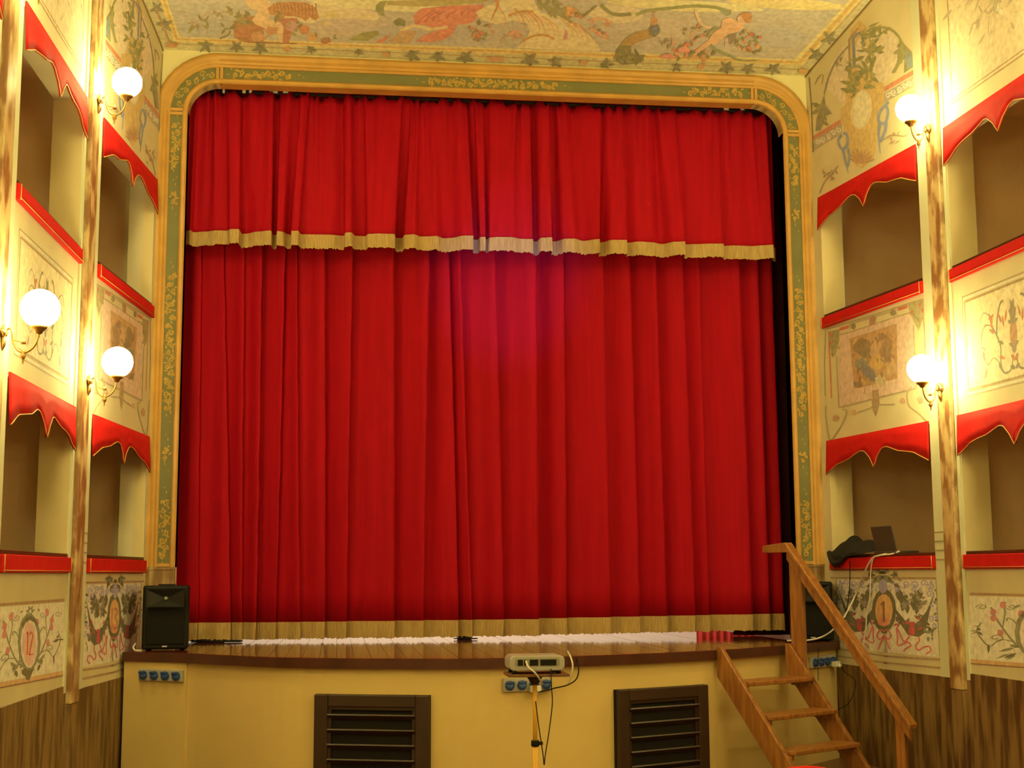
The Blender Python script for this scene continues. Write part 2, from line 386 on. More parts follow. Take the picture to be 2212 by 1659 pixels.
# ------------------------------------------------------------------ curtains
def fold_rows(edges_t, edges_b, amp, y0, zs, zt, zb, m=14, valley=.12, phase=0):
    """saw-tooth drapery: each fold swells towards the room and tucks back at its right-hand edge"""
    rows = []
    n = len(edges_t)-1
    for z in zs:
        t = (z-zb)/(zt-zb); row = []
        for k in range(n):
            a = lerp(edges_b[k], edges_t[k], t); b = lerp(edges_b[k+1], edges_t[k+1], t)
            for j in range(m):
                u = j/m; pk = .84
                x0_, xp, x1_ = a-(.028 if k else 0), b+.012, b-.028
                if u < pk:
                    q = u/pk; x = lerp(x0_, xp, q); d = .5-.5*math.cos(math.pi*min(1, q**1.15))
                    d += .05*math.sin(q*9+k*2.1)*(1-q)
                else:
                    q = (u-pk)/(1-pk); x = lerp(xp, x1_, q)+.010*math.sin(math.pi*q); d = .5+.5*math.cos(math.pi*q)
                wob = .006*math.sin(9*z+k*1.7+phase)+.004*math.sin(23*z+k*3.1)
                row.append((x+wob*.6, y0-amp[k]*d+.006*math.sin(34*x+k)+wob*.7, z))
        row.append((lerp(edges_b[-1], edges_t[-1], t), y0-amp[-1]*.1, z)); rows.append(row)
    return rows
def fringe_rows(hem, z_top, length, dy=-.012):
    """hanging fringe following a hem polyline [(x,y)], threads of uneven length"""
    dense = []
    for i in range(len(hem)-1):
        a, b = Vector((*hem[i], 0)), Vector((*hem[i+1], 0)); L = (b-a).length; n = max(1, int(L/.011))
        for k in range(n): dense.append(lerp(a, b, k/n))
    dense.append(Vector((*hem[-1], 0)))
    fz = [z_top+.0 if not callable(z_top) else z_top(p.x) for p in dense]
    r0 = [(p.x, p.y+dy, z) for p, z in zip(dense, fz)]
    r1 = [(p.x, p.y+dy*(1.5 if k % 2 else .8), z-.03) for k, (p, z) in enumerate(zip(dense, fz))]
    r2 = [(p.x+random.uniform(-.003, .003), p.y+dy*(1.7 if k % 2 else .5), z-length+random.uniform(-.008, .008)) for k, (p, z) in enumerate(zip(dense, fz))]
    return [r0, r1, r2]
XT = lambda px: at_y(px, 540, .56).x
XB = lambda px: at_y(px, 1340, .56).x
CF = [(385, 368), (432, 425), (481, 496), (525, 520), (565, 552)], \
     [(545, 530), (567, 556), (614, 593), (638, 645), (700, 700), (759, 746), (849, 850), (925, 912), (969, 989), (992, 1018), (1069, 1087), (1157, 1162)], \
     [(1135, 1140), (1159, 1165), (1218, 1224), (1302, 1320), (1362, 1384), (1416, 1442), (1476, 1504), (1512, 1535), (1598, 1629), (1640, 1668), (1670, 1698)]
LB = ['red velvet curtain leaf left of the dark vertical slit, behind black loudspeaker',
      'middle leaf of red velvet stage curtain, from dark slit to the fold above projector',
      'right-hand leaf of red velvet stage curtain, beside wooden stair handrail']
HEMZ = [(1.202, 1.202), (1.198, 1.208), (1.21, 1.238)]
AMP = [[.07, .07, .08, .08], [.03, .09, .10, .09, .13, .13, .14, .11, .11, .13, .14], [.03, .14, .14, .12, .14, .12, .10, .14, .10, .10]]
for li in range(3):
    E = CF[li]; et = [XT(a) for a, b in E]; eb = [XB(b) for a, b in E]
    yb = (.63, .69, .74)[li]
    hz = HEMZ[li]; zs = [lerp(hz[0], 6.5, k/18) for k in range(19)]
    t = thing('stage_curtain', ((eb[0]+eb[-1])/2, yb, 1.1), LB[li], 'curtain', 'leaves of the main stage curtain')
    rows = fold_rows(et, eb, AMP[li], yb, zs, 4.75, 1.24, phase=li)
    x0, x1 = rows[0][0][0], rows[0][-1][0]
    hemz = lambda x: lerp(hz[0], hz[1], min(1, max(0, (x-x0)/(x1-x0))))
    rows[0] = [(x, y, hemz(x)) for x, y, z in rows[0]]
    mb = MB(); mb.grid(rows); o = mb.build('drape', M_red, t, loc=t.location, fix=False)
    sd = o.modifiers.new('thick', 'SOLIDIFY'); sd.thickness = .006
    fm = MB(); fm.grid(fringe_rows([(x, y) for x, y, z in rows[0]], lambda x: hemz(x)+.015, .155)); fm.build('fringe', M_fringe, t, loc=t.location, fix=False)

# gathered pelmet valance: (px at hem, nearness 0..1); sharp drops where a fold tucks under
VC = []
for c, d in [(58, .35), (100, .55), (115, .15), (200, .35), (275, .62), (350, .62), (375, .95), (432, 1), (446, .1), (470, .12), (560, .6), (640, .85), (652, .8), (662, .02), (684, .05), (692, .8), (722, .75), (770, .2), (784, .1), (792, .9), (836, .95), (856, .3), (960, .32), (1060, .35), (1150, .2), (1164, .85), (1200, .9), (1236, .25), (1300, .22), (1322, .7), (1400, .82), (1505, .8), (1522, .05), (1562, .03), (1578, .7), (1640, .85), (1690, .45), (1740, .5), (1800, .62), (1860, .2), (1900, .3), (2000, .85), (2058, .9), (2070, .1), (2100, .12), (2114, .65), (2146, .7), (2160, .2)]:
    VC.append((380+c/3.301, d))
for c, d in [(5, .62), (60, .75), (150, .78), (230, .5), (312, .5), (326, .05), (350, .05), (362, .8), (440, .95), (454, .1), (480, .15), (545, .75), (600, .8), (680, .4), (770, .8), (786, .85), (797, .1), (820, .2), (880, .75), (985, .8), (998, .25), (1090, .55), (1180, .45), (1265, .15), (1340, .7), (1412, .8), (1424, .2), (1500, .3), (1620, .5), (1705, .55), (1722, .1), (1800, .25), (1930, .2), (2000, .4), (2078, .6), (2092, .05), (2120, .0)]:
    VC.append((1040+c/3.301, d))
val = thing('curtain_valance', (0, .35, 4.7), 'gathered red velvet pelmet with beige fringe hanging across the top of the stage', 'curtain')
dx = []
for i in range(len(VC)-1):
    (a, d0), (b, d1) = VC[i], VC[i+1]; n = 5
    for k in range(n):
        u = k/n; dx.append((lerp(a, b, u), lerp(d0, d1, .5-.5*math.cos(math.pi*u))))
dx.append(VC[-1])
rows = []; VT, VB = 6.20, 4.815; NZ = 16
vx0, vx1 = at_y(VC[0][0], 520, .3).x, at_y(VC[-1][0], 545, .3).x
for r in range(NZ+1):
    t = r/NZ; z = lerp(VB, VT, t); row = []
    for k, (px, d) in enumerate(dx):
        x = lerp(vx0, vx1, (px-VC[0][0])/(VC[-1][0]-VC[0][0]))
        g = math.sin(x*36+1.6*math.sin(x*5))*.6+math.sin(x*61+2)*.4                     # gathers at the heading
        sm = .42*(.5+.5*math.sin(x*13+.7)); ds = lerp(d, lerp(d, sm, .5), t)
        amp = lerp(.20, .12, t)
        xx = x+(.045*math.sin(x*6.1+.4)+.03*math.sin(x*13))*t*min(1, (x-vx0)*4, (vx1-x)*4)
        zz = z
        if r == NZ: zz += .022*math.sin(x*41)+.016*math.sin(x*97+1)-.02*max(0, math.sin(x*7.3))
        y = .41-amp*ds-.030*g*max(0, t-.12)**.8
        if t > .955: y += .012
        row.append((xx, y, zz))
    rows.append(row)
mb = MB(); mb.grid(rows); o = mb.build('drape', M_red, val, loc=val.location, fix=False)
sd = o.modifiers.new('thick', 'SOLIDIFY'); sd.thickness = .005
fm = MB(); fm.grid(fringe_rows([(x, y) for x, y, z in rows[0]], VB+.012, .135)); fm.build('fringe', M_fringe, val, loc=val.location, fix=False)
mb = MB(); mb.tube([(-2.8, .40, 6.215), (2.8, .40, 6.215)], .014); mb.build('curtain_rail', M_dark, val, loc=val.location)
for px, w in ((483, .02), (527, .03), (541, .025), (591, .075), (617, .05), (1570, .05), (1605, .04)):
    p = at_y(px, 197 if px < 900 else 234, .36); mb = MB(); mb.bbox((p.x-w/2, .375, p.z-.012), (p.x+w/2, .385, p.z+.03)); mb.build('leak_spot', M_white, val, loc=val.location)  # white chips painting spots of backstage light leaking over the pelmet
# black masking drapes closing the wings beside the curtain
for s, lb in ((-1, 'dark wing drape hanging behind the left side of the arch'), (1, 'dark wing drape in the gap between red curtain and right side of arch')):
    mb = MB(); rows = []
    for z in (1.04, 3.5, 6.3):
        rows.append([(s*lerp(2.45, 4.4, k/40), .86+.03*math.sin(k*1.9), z) for k in range(41)])
    mb.grid(rows); o = mb.build('wing_drape', mat('dark_red_drape', (.05, .004, .004), .9), fix=False); tag(o, lb, 'drape', 'dark wing drapes')
# red drape at the back of the stage, reflected in the floor under the hem
mb = MB(); mb.grid([[(lerp(3.0, 3.9, k/40), 4.4+.03*math.sin(k*1.6), z) for k in range(41)] for z in (1.04, 6)])
o = mb.build('backstage_drape', mat('bright_red_drape', (.62, .03, .03), .8), fix=False); tag(o, 'bright red drape backstage glowing under the curtain hem at right', 'drape')

# ------------------------------------------------------------------ stage platform
SZ = 1.035
EDGE = crom([(-3.30, -.72, 0), (-3.065, -.87, 0), (-2.6, -1.16, 0), (-2.2, -1.56, 0), (-1.72, -1.95, 0), (-.95, -2.22, 0), (-.4, -2.33, 0), (.31, -2.2, 0), (1.0, -1.93, 0), (1.58, -1.62, 0), (2.2, -1.16, 0), (2.78, -.62, 0), (3.18, -.22, 0), (3.4, -.05, 0)], 6)
def edge_y(x):
    for a, b in zip(EDGE, EDGE[1:]):
        if a.x <= x <= b.x: return lerp(a.y, b.y, (x-a.x)/(b.x-a.x))
    return EDGE[0].y if x < EDGE[0].x else EDGE[-1].y
def wall_x(side, y):
    for a, b in zip(SIDE[side], SIDE[side][1:]):
        if b[1] <= y <= a[1]: return lerp(a[0], b[0], (y-a[1])/(b[1]-a[1]))
    return SIDE[side][0][0]
stage = thing('stage_platform', (0, -1, 0), 'raised stage with dark glossy board floor, brown nosing and bowed cream front wall', 'stage')
ED = [p for p in EDGE if -3.12 <= p.x <= 3.12]
ED = [Vector((-3.13, edge_y(-3.13), 0))]+ED+[Vector((3.12, edge_y(3.12), 0))]
# carcass under the boards
mb = MB(); poly = [(p.x, p.y+.07, SZ-.06) for p in ED]+[(3.0, .0, SZ-.06), (2.8, .01, SZ-.06), (2.8, 4.7, SZ-.06), (-2.8, 4.7, SZ-.06), (-2.8, .01, SZ-.06), (-3.0, 0, SZ-.06)]
mb.prism(poly, (0, 0, .03)); mb.build('deck', M_dark, stage, loc=stage.location)
def strip(mb, off, z0, z1, pts, th=.05):
    P = []
    for k, p in enumerate(pts):
        t = (pts[min(k+1, len(pts)-1)]-pts[max(k-1, 0)]).normalized(); n = Vector((t.y, -t.x, 0)); P.append((p+n*off, p+n*(off-th)))
    for (a, a2), (b, b2) in zip(P, P[1:]):
        mb.prism([(a.x, a.y, z0), (b.x, b.y, z0), (b2.x, b2.y, z0), (a2.x, a2.y, z0)], (0, 0, z1-z0))
mb = MB(); strip(mb, .0, SZ-.074, SZ-.002, ED, .06); mb.build('nosing', M_nosing, stage, loc=stage.location)
mb = MB(); strip(mb, -.05, 0, SZ-.074, ED, .05); mb.build('front_wall', M_stagewall, stage, loc=stage.location)
pier = [p for p in ED if p.x < -2.58]; mb = MB(); strip(mb, -.028, 0, SZ-.074, [pier[0], pier[-1]], .04); tag(mb.build('pier', M_stagewall, stage, loc=stage.location), 'cream end pier of the stage front under loudspeaker')
PW = .128; x = -3.07; k = 0
while x < 3.06:
    x2 = min(x+PW, 3.08); y0, y1 = edge_y(x+.002)+.055, edge_y(x2-.002)+.055
    back = 4.7 if (x > -2.8 and x2 < 2.8) else -.055
    if back - max(y0, y1) > .03:
        mb = MB(); mb.prism([(x+.0012, y0, SZ-.03), (x2-.0012, y1, SZ-.03), (x2-.0012, back, SZ-.03), (x+.0012, back, SZ-.03)], (0, 0, .03+random.uniform(-.0006, .0006)))
        mb.build('plank', M_plank, stage, loc=((x+x2)/2, (y0+y1)/2, SZ))
    x = x2

# ------------------------------------------------------------------ vents in the stage front
def frame_on_front(xa, xb):
    a = Vector((xa, edge_y(xa), 0)); b = Vector((xb, edge_y(xb), 0)); t = (b-a).normalized(); n = Vector((t.y, -t.x, 0))
    return a-n*.05, b-n*.05, t, n
def vent(xa, xb, ztop, label, nsl=5):
    a, b, t, n = frame_on_front(xa, xb); L = (b-a).length; c = (a+b)/2
    # chord sits inside the bow: push the frame out so it stands proud of the curved wall
    sag = max(0, max(((p-a).dot(n)+.05*0 for p in ED if min(a.x, b.x) < p.x < max(a.x, b.x)), default=0)-.05)+.015
    o = thing('vent_louver', (c.x, c.y, .1), label, 'vent', 'louvred vents in the stage front')
    R = Matrix((t, -n, Vector((0, 0, 1)))).transposed()
    def place(mb, x, z, sx, sz, d0, d1, tilt=0):
        p = c+t*x+n*(sag+(d0+d1)/2); rot = R @ Matrix.Rotation(math.radians(tilt), 3, 'X'); mb.box((p.x, p.y, z), (sx, abs(d1-d0), sz), rot)
    zb = .08; fw = .105
    mb = MB(); place(mb, 0, (ztop+zb)/2, L, ztop-zb, -.07, -.005); mb.build('shade_backing', M_dark, o, loc=o.location)  # flat black sheet paints the shade of an open hollow behind the slats
    for nm, x, z, sx, sz in (('stile', -L/2+fw/2, (ztop+zb)/2, fw, ztop-zb), ('stile', L/2-fw/2, (ztop+zb)/2, fw, ztop-zb), ('top_rail', 0, ztop-fw*.42, L-2*fw, fw*.84), ('bottom_rail', 0, zb+fw*.42, L-2*fw, fw*.84)):
        mb = MB(); place(mb, x, z, sx, sz, -.005, .035); bevel(mb.build(nm, M_vent, o, loc=o.location), .008)
    mb = MB(); place(mb, 0, ztop-fw*.9, L-2*fw+.02, .03, -.005, .02); place(mb, -L/2+fw+.008, (ztop+zb)/2, .03, ztop-zb-.2, -.005, .02); place(mb, L/2-fw-.008, (ztop+zb)/2, .03, ztop-zb-.2, -.005, .02); mb.build('inner_bead', M_vent, o, loc=o.location)
    H_ = ztop-zb-2*fw
    for k in range(nsl):
        z = ztop-fw-.055-(H_-.05)*k/(nsl-1)*.98
        mb = MB(); place(mb, 0, z, L-2*fw, .012, -.004, .052, -38); mb.build('slat', mat('slat_brown', (.04, .021, .011), .4), o, loc=((c+n*sag).x, (c+n*sag).y, z))
vent(-1.565, -.735, .775, 'dark brown louvred vent in stage front, left of the projector pole')
vent(.70, 1.50, .775, 'dark brown louvred vent in stage front, beside wooden stairs')

# ------------------------------------------------------------------ socket plates
def socket_plate(xa, xb, z0, z1, label, off=.0):
    a, b, t, n = frame_on_front(xa, xb); c = (a+b)/2; L = (b-a).length; zc = (z0+z1)/2
    mx = max([0]+[((p-a).dot(n))-.05 for p in ED if xa < p.x < xb]); c = c+n*(mx+off+.002)
    o = thing('socket_plate', (c.x, c.y, zc), label, 'socket', 'four-way socket plates on the stage front')
    R = Matrix((t, -n, Vector((0, 0, 1)))).transposed()
    mb = MB(); p = c+n*.012; mb.box((p.x, p.y, zc), (L, .03, z1-z0), R); bevel(mb.build('plate', M_grey, o, loc=o.location), .006)
    for k in range(4):
        p = c+t*(-L/2+L*(k+.5)/4)+n*.027
        mb = MB(); mb.lathe([(0, .03), (.022, .03), (.033, .022), (.036, .0)], (p.x, p.y, zc-.004), 14, R @ Matrix.Rotation(math.radians(70), 3, 'X')); s_ = mb.build('socket', M_blue, o, loc=o.location)
        mb = MB(); p2 = p+n*.02; mb.box((p2.x, p2.y, zc+.02), (.062, .03, .02), R); bevel(mb.build('lid', M_blue, s_, loc=o.location), .006)
    return c, t, n, L, zc
socket_plate(-2.985, -2.615, .812, .905, 'grey plate with four blue sockets below left loudspeaker', off=.022)
ctr = socket_plate(-.19, .18, .79, .888, 'grey plate with four blue sockets behind the projector')
rgt = socket_plate(2.72, 3.06, .815, .915, 'grey plate with four blue sockets behind stair handrail')
def plug(c, t, n, L, zc, k, label, dz=-.03):
    p = c+t*(-L/2+L*(k+.5)/4)+n*.06
    mb = MB(); R = Matrix((t, -n, Vector((0, 0, 1)))).transposed(); mb.box((p.x, p.y, zc+dz), (.075, .06, .05), R); mb.tube([p+Vector((0, 0, zc+dz)), p+n*.05+Vector((0, 0, zc+dz-.02))], .018, 8)
    o = bevel(mb.build('power_plug', M_white, loc=(p.x, p.y, zc+dz)), .01); return tag(o, label, 'plug'), p+n*.05+Vector((0, 0, zc+dz-.02))
_, PL1 = plug(*ctr, 2, 'white plug in the socket plate behind yellow pole')
_, PL2 = plug(*rgt, 3, 'white plug with cable in the right socket plate behind stair rail')
def cable(name, pts, r, m, label, n=8, cat='cable'):
    mb = MB(); mb.tube(crom(pts, n), r, 6); o = mb.build(name, m, loc=pts[0]); return tag(o, label, cat)

# ------------------------------------------------------------------ wooden stairs
L0 = Vector((1.62, -1.60, 0)); T = Vector((.83, .557, 0)).normalized(); HH = Vector((.557, -.83, 0)).normalized(); SW = .9; SL = 1.235
st = thing('wooden_stairs', (2.2, -1.9, 0), 'steep open wooden steps with single handrail leaning on the stage front', 'stairs')
def sp(k, w, z): return L0+HH*k+T*w+Vector((0, 0, z))
def stringer(w0, w1):
    # inclined board: top edge z=1.05-SL*k, depth .2 below
    P = [(-.01, 1.06), (.035, 1.06), (.85, 1.055-SL*.85+.01), (.85, 0), (.665, 0), (-.01, .83)]
    mb = MB(); mb.prism([sp(k, w0, z) for k, z in P], T*(w1-w0)); return bevel(mb.build('stringer', M_stair, st, loc=st.location), .006)
stringer(-.02, .025); stringer(SW-.045, SW)
for k, z in ((.05, .80), (.27, .555), (.47, .31), (.68, .075)):
    mb = MB(); mb.prism([sp(k, .026, z-.035), sp(k+.24, .026, z-.035), sp(k+.24, .026, z), sp(k, .026, z)], T*(SW-.045-.027)); bevel(mb.build('tread', M_stair, st, loc=st.location), .008)
    for w in (.027, SW-.045-.035):
        mb = MB(); mb.prism([sp(k+.02, w, z-.075), sp(k+.2, w, z-.075), sp(k+.2, w, z-.036), sp(k+.02, w, z-.036)], T*.03); mb.build('cleat', M_stair, st, loc=st.location)
mb = MB(); mb.prism([sp(.02, SW+.001, .84), sp(.15, SW+.001, .80), sp(.15, SW+.001, 1.74), sp(.02, SW+.001, 1.84)], T*.045); bevel(mb.build('post', M_stair, st, loc=st.location), .006)
mb = MB(); mb.prism([sp(1.0, SW+.001, .0), sp(1.085, SW+.001, 0), sp(1.085, SW+.001, .50), sp(1.0, SW+.001, .60)], T*.045); bevel(mb.build('post', M_stair, st, loc=st.location), .006)
mb = MB(); mb.prism([sp(.02, SW-.03, 1.755), sp(.02, SW-.03, 1.865), sp(1.16, SW-.03, 1.865-SL*1.14), sp(1.15, SW-.03, 1.865-SL*1.14-.10)], T*.032); mb.prism([sp(.0, SW-.045, 1.872), sp(.02, SW-.045, 1.90), sp(1.17, SW-.045, 1.90-SL*1.15), sp(1.165, SW-.045, 1.90-SL*1.15-.035)], T*.10)
bevel(mb.build('handrail', M_stair, st, loc=st.location), .006)
mb = MB(); mb.prism([sp(-.22, SW-.045, 1.815), sp(.05, SW-.045, 1.815), sp(.02, SW-.045, 1.90), sp(-.22, SW-.045, 1.875)], T*.10); bevel(mb.build('handrail_return', M_stair, st, loc=st.location), .006)

# ------------------------------------------------------------------ loudspeakers
def speaker(x, y, rz, label):
    o = thing('loudspeaker', (x, y, SZ), label, 'loudspeaker', 'black loudspeakers on the stage corners'); o.rotation_euler = (0, 0, rz)
    w, d, h = .37, .34, .53
    def P(mb, name, m, par=o):
        ob = mb.build(name, m); ob.parent = par; ob.location = (0, 0, 0); return ob
    mb = MB(); fr = .5
    poly = [(-w/2, -d/2, .012), (w/2, -d/2, .012), (w/2, d/2-.1, .012), (w/2-.08, d/2, .012), (-w/2+.08, d/2, .012), (-w/2, d/2-.1, .012)]
    mb.prism(poly, (0, 0, h-.012)); bevel(P(mb, 'cabinet', M_black), .018, 3)
    for sx in (-1, 1):
        for sy in (-1, 1):
            mb = MB(); mb.lathe([(0, 0), (.018, 0), (.018, .016), (0, .016)], (sx*(w/2-.05), sy*(d/2-.09), 0), 10); P(mb, 'foot', M_black)
    mb = MB(); mb.bbox((-w/2+.03, -d/2-.012, .05), (w/2-.03, -d/2+.002, .335)); bevel(P(mb, 'woofer_grille', M_grille), .01)
    # flared horn
    mb = MB(); z0, z1, x1 = .355, h-.03, w/2-.035; yf = -d/2-.004
    rows = []
    for k, (s, dy) in enumerate(((1, 0), (.82, .02), (.5, .045), (.16, .07))):
        zc = (z0+z1)/2; hx, hz = x1*s, (z1-z0)/2*s; rows.append([(-hx, yf+dy*.0-.012*(1-s)*0+.0+dy, zc-hz), (hx, yf+dy, zc-hz), (hx, yf+dy, zc+hz), (-hx, yf+dy, zc+hz), (-hx, yf+dy, zc-hz)])
    rows = [[(x_, y_-.075, z_) for x_, y_, z_ in r] for r in rows]
    mb.grid(rows, smooth=False); mb.bbox((-x1*.16, yf-.006, (z0+z1)/2-.012), (x1*.16, yf-.002, (z0+z1)/2+.012))
    P(mb, 'horn', mat('horn_black', (.02, .02, .018), .35))
    mb = MB(); mb.lathe([(0, -.002), (.016, -.002), (.012, .004), (0, .006)], (0, -d/2-.02, (z0+z1)/2), 12, Matrix.Rotation(math.radians(90), 3, 'X')); P(mb, 'tweeter', M_grey)
    mb = MB(); mb.bbox((-.02, -d/2-.014, .03), (.02, -d/2-.001, .042)); P(mb, 'badge', M_silver)
    mb = MB(); mb.bbox((-.07, -.05, h-.001), (.07, -.02, h+.012)); P(mb, 'handle', M_black)
    return o
speaker(-2.82, -.56, math.radians(4), 'black loudspeaker standing on the left corner of the stage')
speaker(2.86, -.24, math.radians(-14), 'black loudspeaker behind the stair handrail, below the black jacket')
p = Vector((-3.05, -.66, SZ)); cable('speaker_lead', [p+Vector((0, 0, .06)), p+Vector((-.01, -.05, .03)), p+Vector((.01, -.09, .008)), p+Vector((.06, -.10, .006))], .008, M_white, 'short pale lead beside left loudspeaker on stage edge')

# ------------------------------------------------------------------ projector on its yellow pole stand
PX, PY = -.245, -4.3
stand = thing('projector_stand', (PX, PY, 0), 'yellow telescopic pole stand carrying the projector in front of stage', 'stand')
mb = MB(); mb.tube([(PX, PY, .62), (PX, PY, 1.052)], .0135, 12); mb.build('upper_pole', M_yellow, stand, loc=stand.location)
mb = MB(); mb.tube([(PX, PY, .14), (PX, PY, .66)], .0175, 12); mb.build('lower_pole', M_yellow, stand, loc=stand.location)
mb = MB(); mb.tube([(PX, PY, .645), (PX, PY, .68)], .024, 12); mb.bbox((PX, PY-.012, .653), (PX+.045, PY+.012, .672)); bevel(mb.build('clamp', M_black, stand, loc=stand.location), .003)
mb = MB(); mb.bbox((PX-.17, PY-.12, 1.052), (PX+.19, PY+.14, 1.068)); bevel(mb.build('platform', mat('board_brown', (.16, .07, .03), .5), stand, loc=stand.location), .004)
mb = MB(); mb.tube([(PX, PY, 1.0), (PX, PY, 1.052)], [.02, .05], 12); mb.build('bracket', M_vent, stand, loc=stand.location)
for k in range(3):
    a = math.radians(90+120*k); mb = MB(); mb.tube([(PX, PY, .36), (PX+.33*math.cos(a), PY+.33*math.sin(a), .012)], .012, 8); mb.build('leg', M_yellow, stand, loc=stand.location)
pr = thing('projector', (PX, PY, 1.069), 'silver video projector seen from behind, on the yellow pole stand', 'projector')
bz = 1.069
def rrect(w, h, r, n=5):
    P = []
    for cx, cz, a0 in ((w/2-r, h/2-r, 0), (-w/2+r, h/2-r, 90), (-w/2+r, -h/2+r, 180), (w/2-r, -h/2+r, 270)):
        for k in range(n+1): a = math.radians(a0+90*k/n); P.append((cx+r*math.cos(a), cz+r*math.sin(a)))
    return P
mb = MB(); mb.prism([(PX+x_, PY-.11, bz+.062+z_) for x_, z_ in rrect(.325, .088, .03)], (0, .24, 0)); bevel(mb.build('body', M_silver, pr, loc=pr.location), .006)
mb = MB(); mb.prism([(PX+x_, PY-.1125, bz+.066+z_) for x_, z_ in rrect(.265, .046, .014)], (0, .004, 0)); mb.build('port_panel', mat('port_grey', (.30, .28, .24), .5), pr, loc=pr.location)
for xa, xb in ((-.115, -.085), (-.078, -.066), (-.045, .005), (.018, .112)):
    mb = MB(); mb.bbox((PX+xa, PY-.117, bz+.049), (PX+xb, PY-.1115, bz+.083)); bevel(mb.build('port', M_black, pr, loc=pr.location), .002)
for sx in (-1, 1):
    for sy in (-1, 1):
        mb = MB(); mb.lathe([(0, 0), (.016, 0), (.014, .02), (0, .02)], (PX+sx*.13, PY+sy*.085+.01, bz), 10); mb.build('foot', M_black, pr, loc=pr.location)
mb = MB(); mb.lathe([(.034, .0), (.034, .03), (.028, .032), (.022, .02), (0, .024)], (PX+.03, PY+.13, bz+.066), 16, Matrix.Rotation(math.radians(-90), 3, 'X')); mb.build('lens', M_lens, pr, loc=pr.location)
sl = bpy.data.lights.new('projector_beam', 'SPOT'); sl.energy = 1050; sl.color = (.22, .25, 1.0); sl.spot_size = math.radians(19); sl.spot_blend = 1.0; sl.shadow_soft_size = .03
so = bpy.data.objects.new('projector_beam', sl); COL.objects.link(so); so.location = (PX+.03, PY+.19, bz+.066)
so.rotation_euler = (Vector((.20, .5, 4.45))-so.location).to_track_quat('-Z', 'Y').to_euler()
V = lambda px, py, Y: at_y(px, py, Y)
cable('thin_cable', [V(1190, 1445, PY-.115), V(1191, 1480, PY-.14), V(1193, 1520, PY-.14), V(1186, 1580, PY-.14), V(1178, 1630, PY-.13), V(1175.5, 1652, PY-.13), V(1173, 1630, PY-.12), V(1164, 1570, PY-.08), V(1157, 1515, PY-.03)], .0032, M_black, 'thin black cord looping down from projector beside yellow pole')
cable('signal_cable', [V(1136, 1428, PY-.118), V(1142, 1442, PY-.15), V(1154, 1452, PY-.15), V(1165, 1466, PY-.10), V(1172, 1478, PY-.02)], .006, M_white, 'short white cable hanging from the back of the projector')
ey = edge_y(.36)-.02
cable('stage_edge_cable', [V(1226, 1407, ey+.10), V(1232, 1418, ey+.01), V(1237, 1436, ey-.03), V(1235, 1456, ey-.02), V(1228, 1474, ey+.02)], .007, M_white, 'white cable hooked over the stage edge right of projector')
cable('socket_lead', [V(1246, 1421, ey+.02), V(1250, 1448, ey-.03), V(1244, 1468, ey-.02), V(1225, 1480, ey-.03), V(1196, 1487, ey-.05), PL1], .005, M_black, 'black lead curving from stage edge to the middle socket plate')
# clutter on the stage boards by the curtain hem
p = at_z(1002, 1379, SZ+.01)
mb = MB(); mb.bbox((p.x-.06, p.y-.05, SZ+.001), (p.x+.07, p.y+.06, SZ+.035)); mb.tube(crom([(p.x+.05, p.y, SZ+.012), (p.x+.12, p.y-.08, SZ+.012), (p.x+.02, p.y-.12, SZ+.012), (p.x-.1, p.y-.05, SZ+.012)], 6), .006, 6)
o = thing('floor_box', (p.x, p.y, SZ), 'small black cable box on boards at curtain hem left of projector', 'cable box')
bevel(mb.build('case', M_black, o, loc=o.location), .004)
mb = MB(); mb.bbox((p.x-.012, p.y-.01, SZ+.036), (p.x+.012, p.y+.005, SZ+.10)); mb.build('white_tab', M_white, o, loc=o.location)
p = at_z(470, 1386, SZ+.01)
pts = [(p.x-.25, p.y+.12, SZ+.012), (p.x-.05, p.y-.02, SZ+.012), (p.x+.12, p.y+.05, SZ+.012), (p.x+.2, p.y-.01, SZ+.012), (p.x-.02, p.y-.05, SZ+.014), (p.x-.18, p.y+.02, SZ+.012), (p.x+.03, p.y+.08, SZ+.02), (p.x+.22, p.y+.06, SZ+.012)]
cable('floor_cable', pts, .009, M_black, 'black cable lying on the boards beside left loudspeaker')

# ------------------------------------------------------------------ box rails and scalloped valances
def edge_profile(u):
    K = [(0, 1), (.05, .90), (.12, .74), (.2, .68), (.27, .63), (.33, .53), (.37, .47), (.41, .50), (.46, .70), (.5, .97), (.54, .70), (.59, .50), (.63, .47), (.67, .53), (.73, .63), (.8, .68), (.88, .74), (.95, .90), (1, 1)]
    for (a, b), (c, d) in zip(K, K[1:]):
        if a <= u <= c: return lerp(b, d, (u-a)/(c-a))
    return 1
SN = {-1: 'left', 1: 'right'}
DESC = {(-1, 1, 0): 'left wall, lower box nearest the stage', (-1, 1, 1): 'left wall, upper box nearest the stage', (-1, 3, 0): 'left wall, lower box at the picture edge', (-1, 3, 1): 'left wall, upper box at the picture edge',
        (1, 1, 0): 'right wall, lower box nearest the stage with laptop', (1, 1, 1): 'right wall, upper box nearest the stage', (1, 3, 0): 'right wall, lower box at the picture edge', (1, 3, 1): 'right wall, upper box at the picture edge', (-1, 5, 1): 'left wall, sliver in top corner of picture', (-1, 5, 0): 'left wall, lower box just outside the picture', (1, 5, 0): 'right wall, lower box outside the picture', (1, 5, 1): 'right wall, upper box outside the picture'}
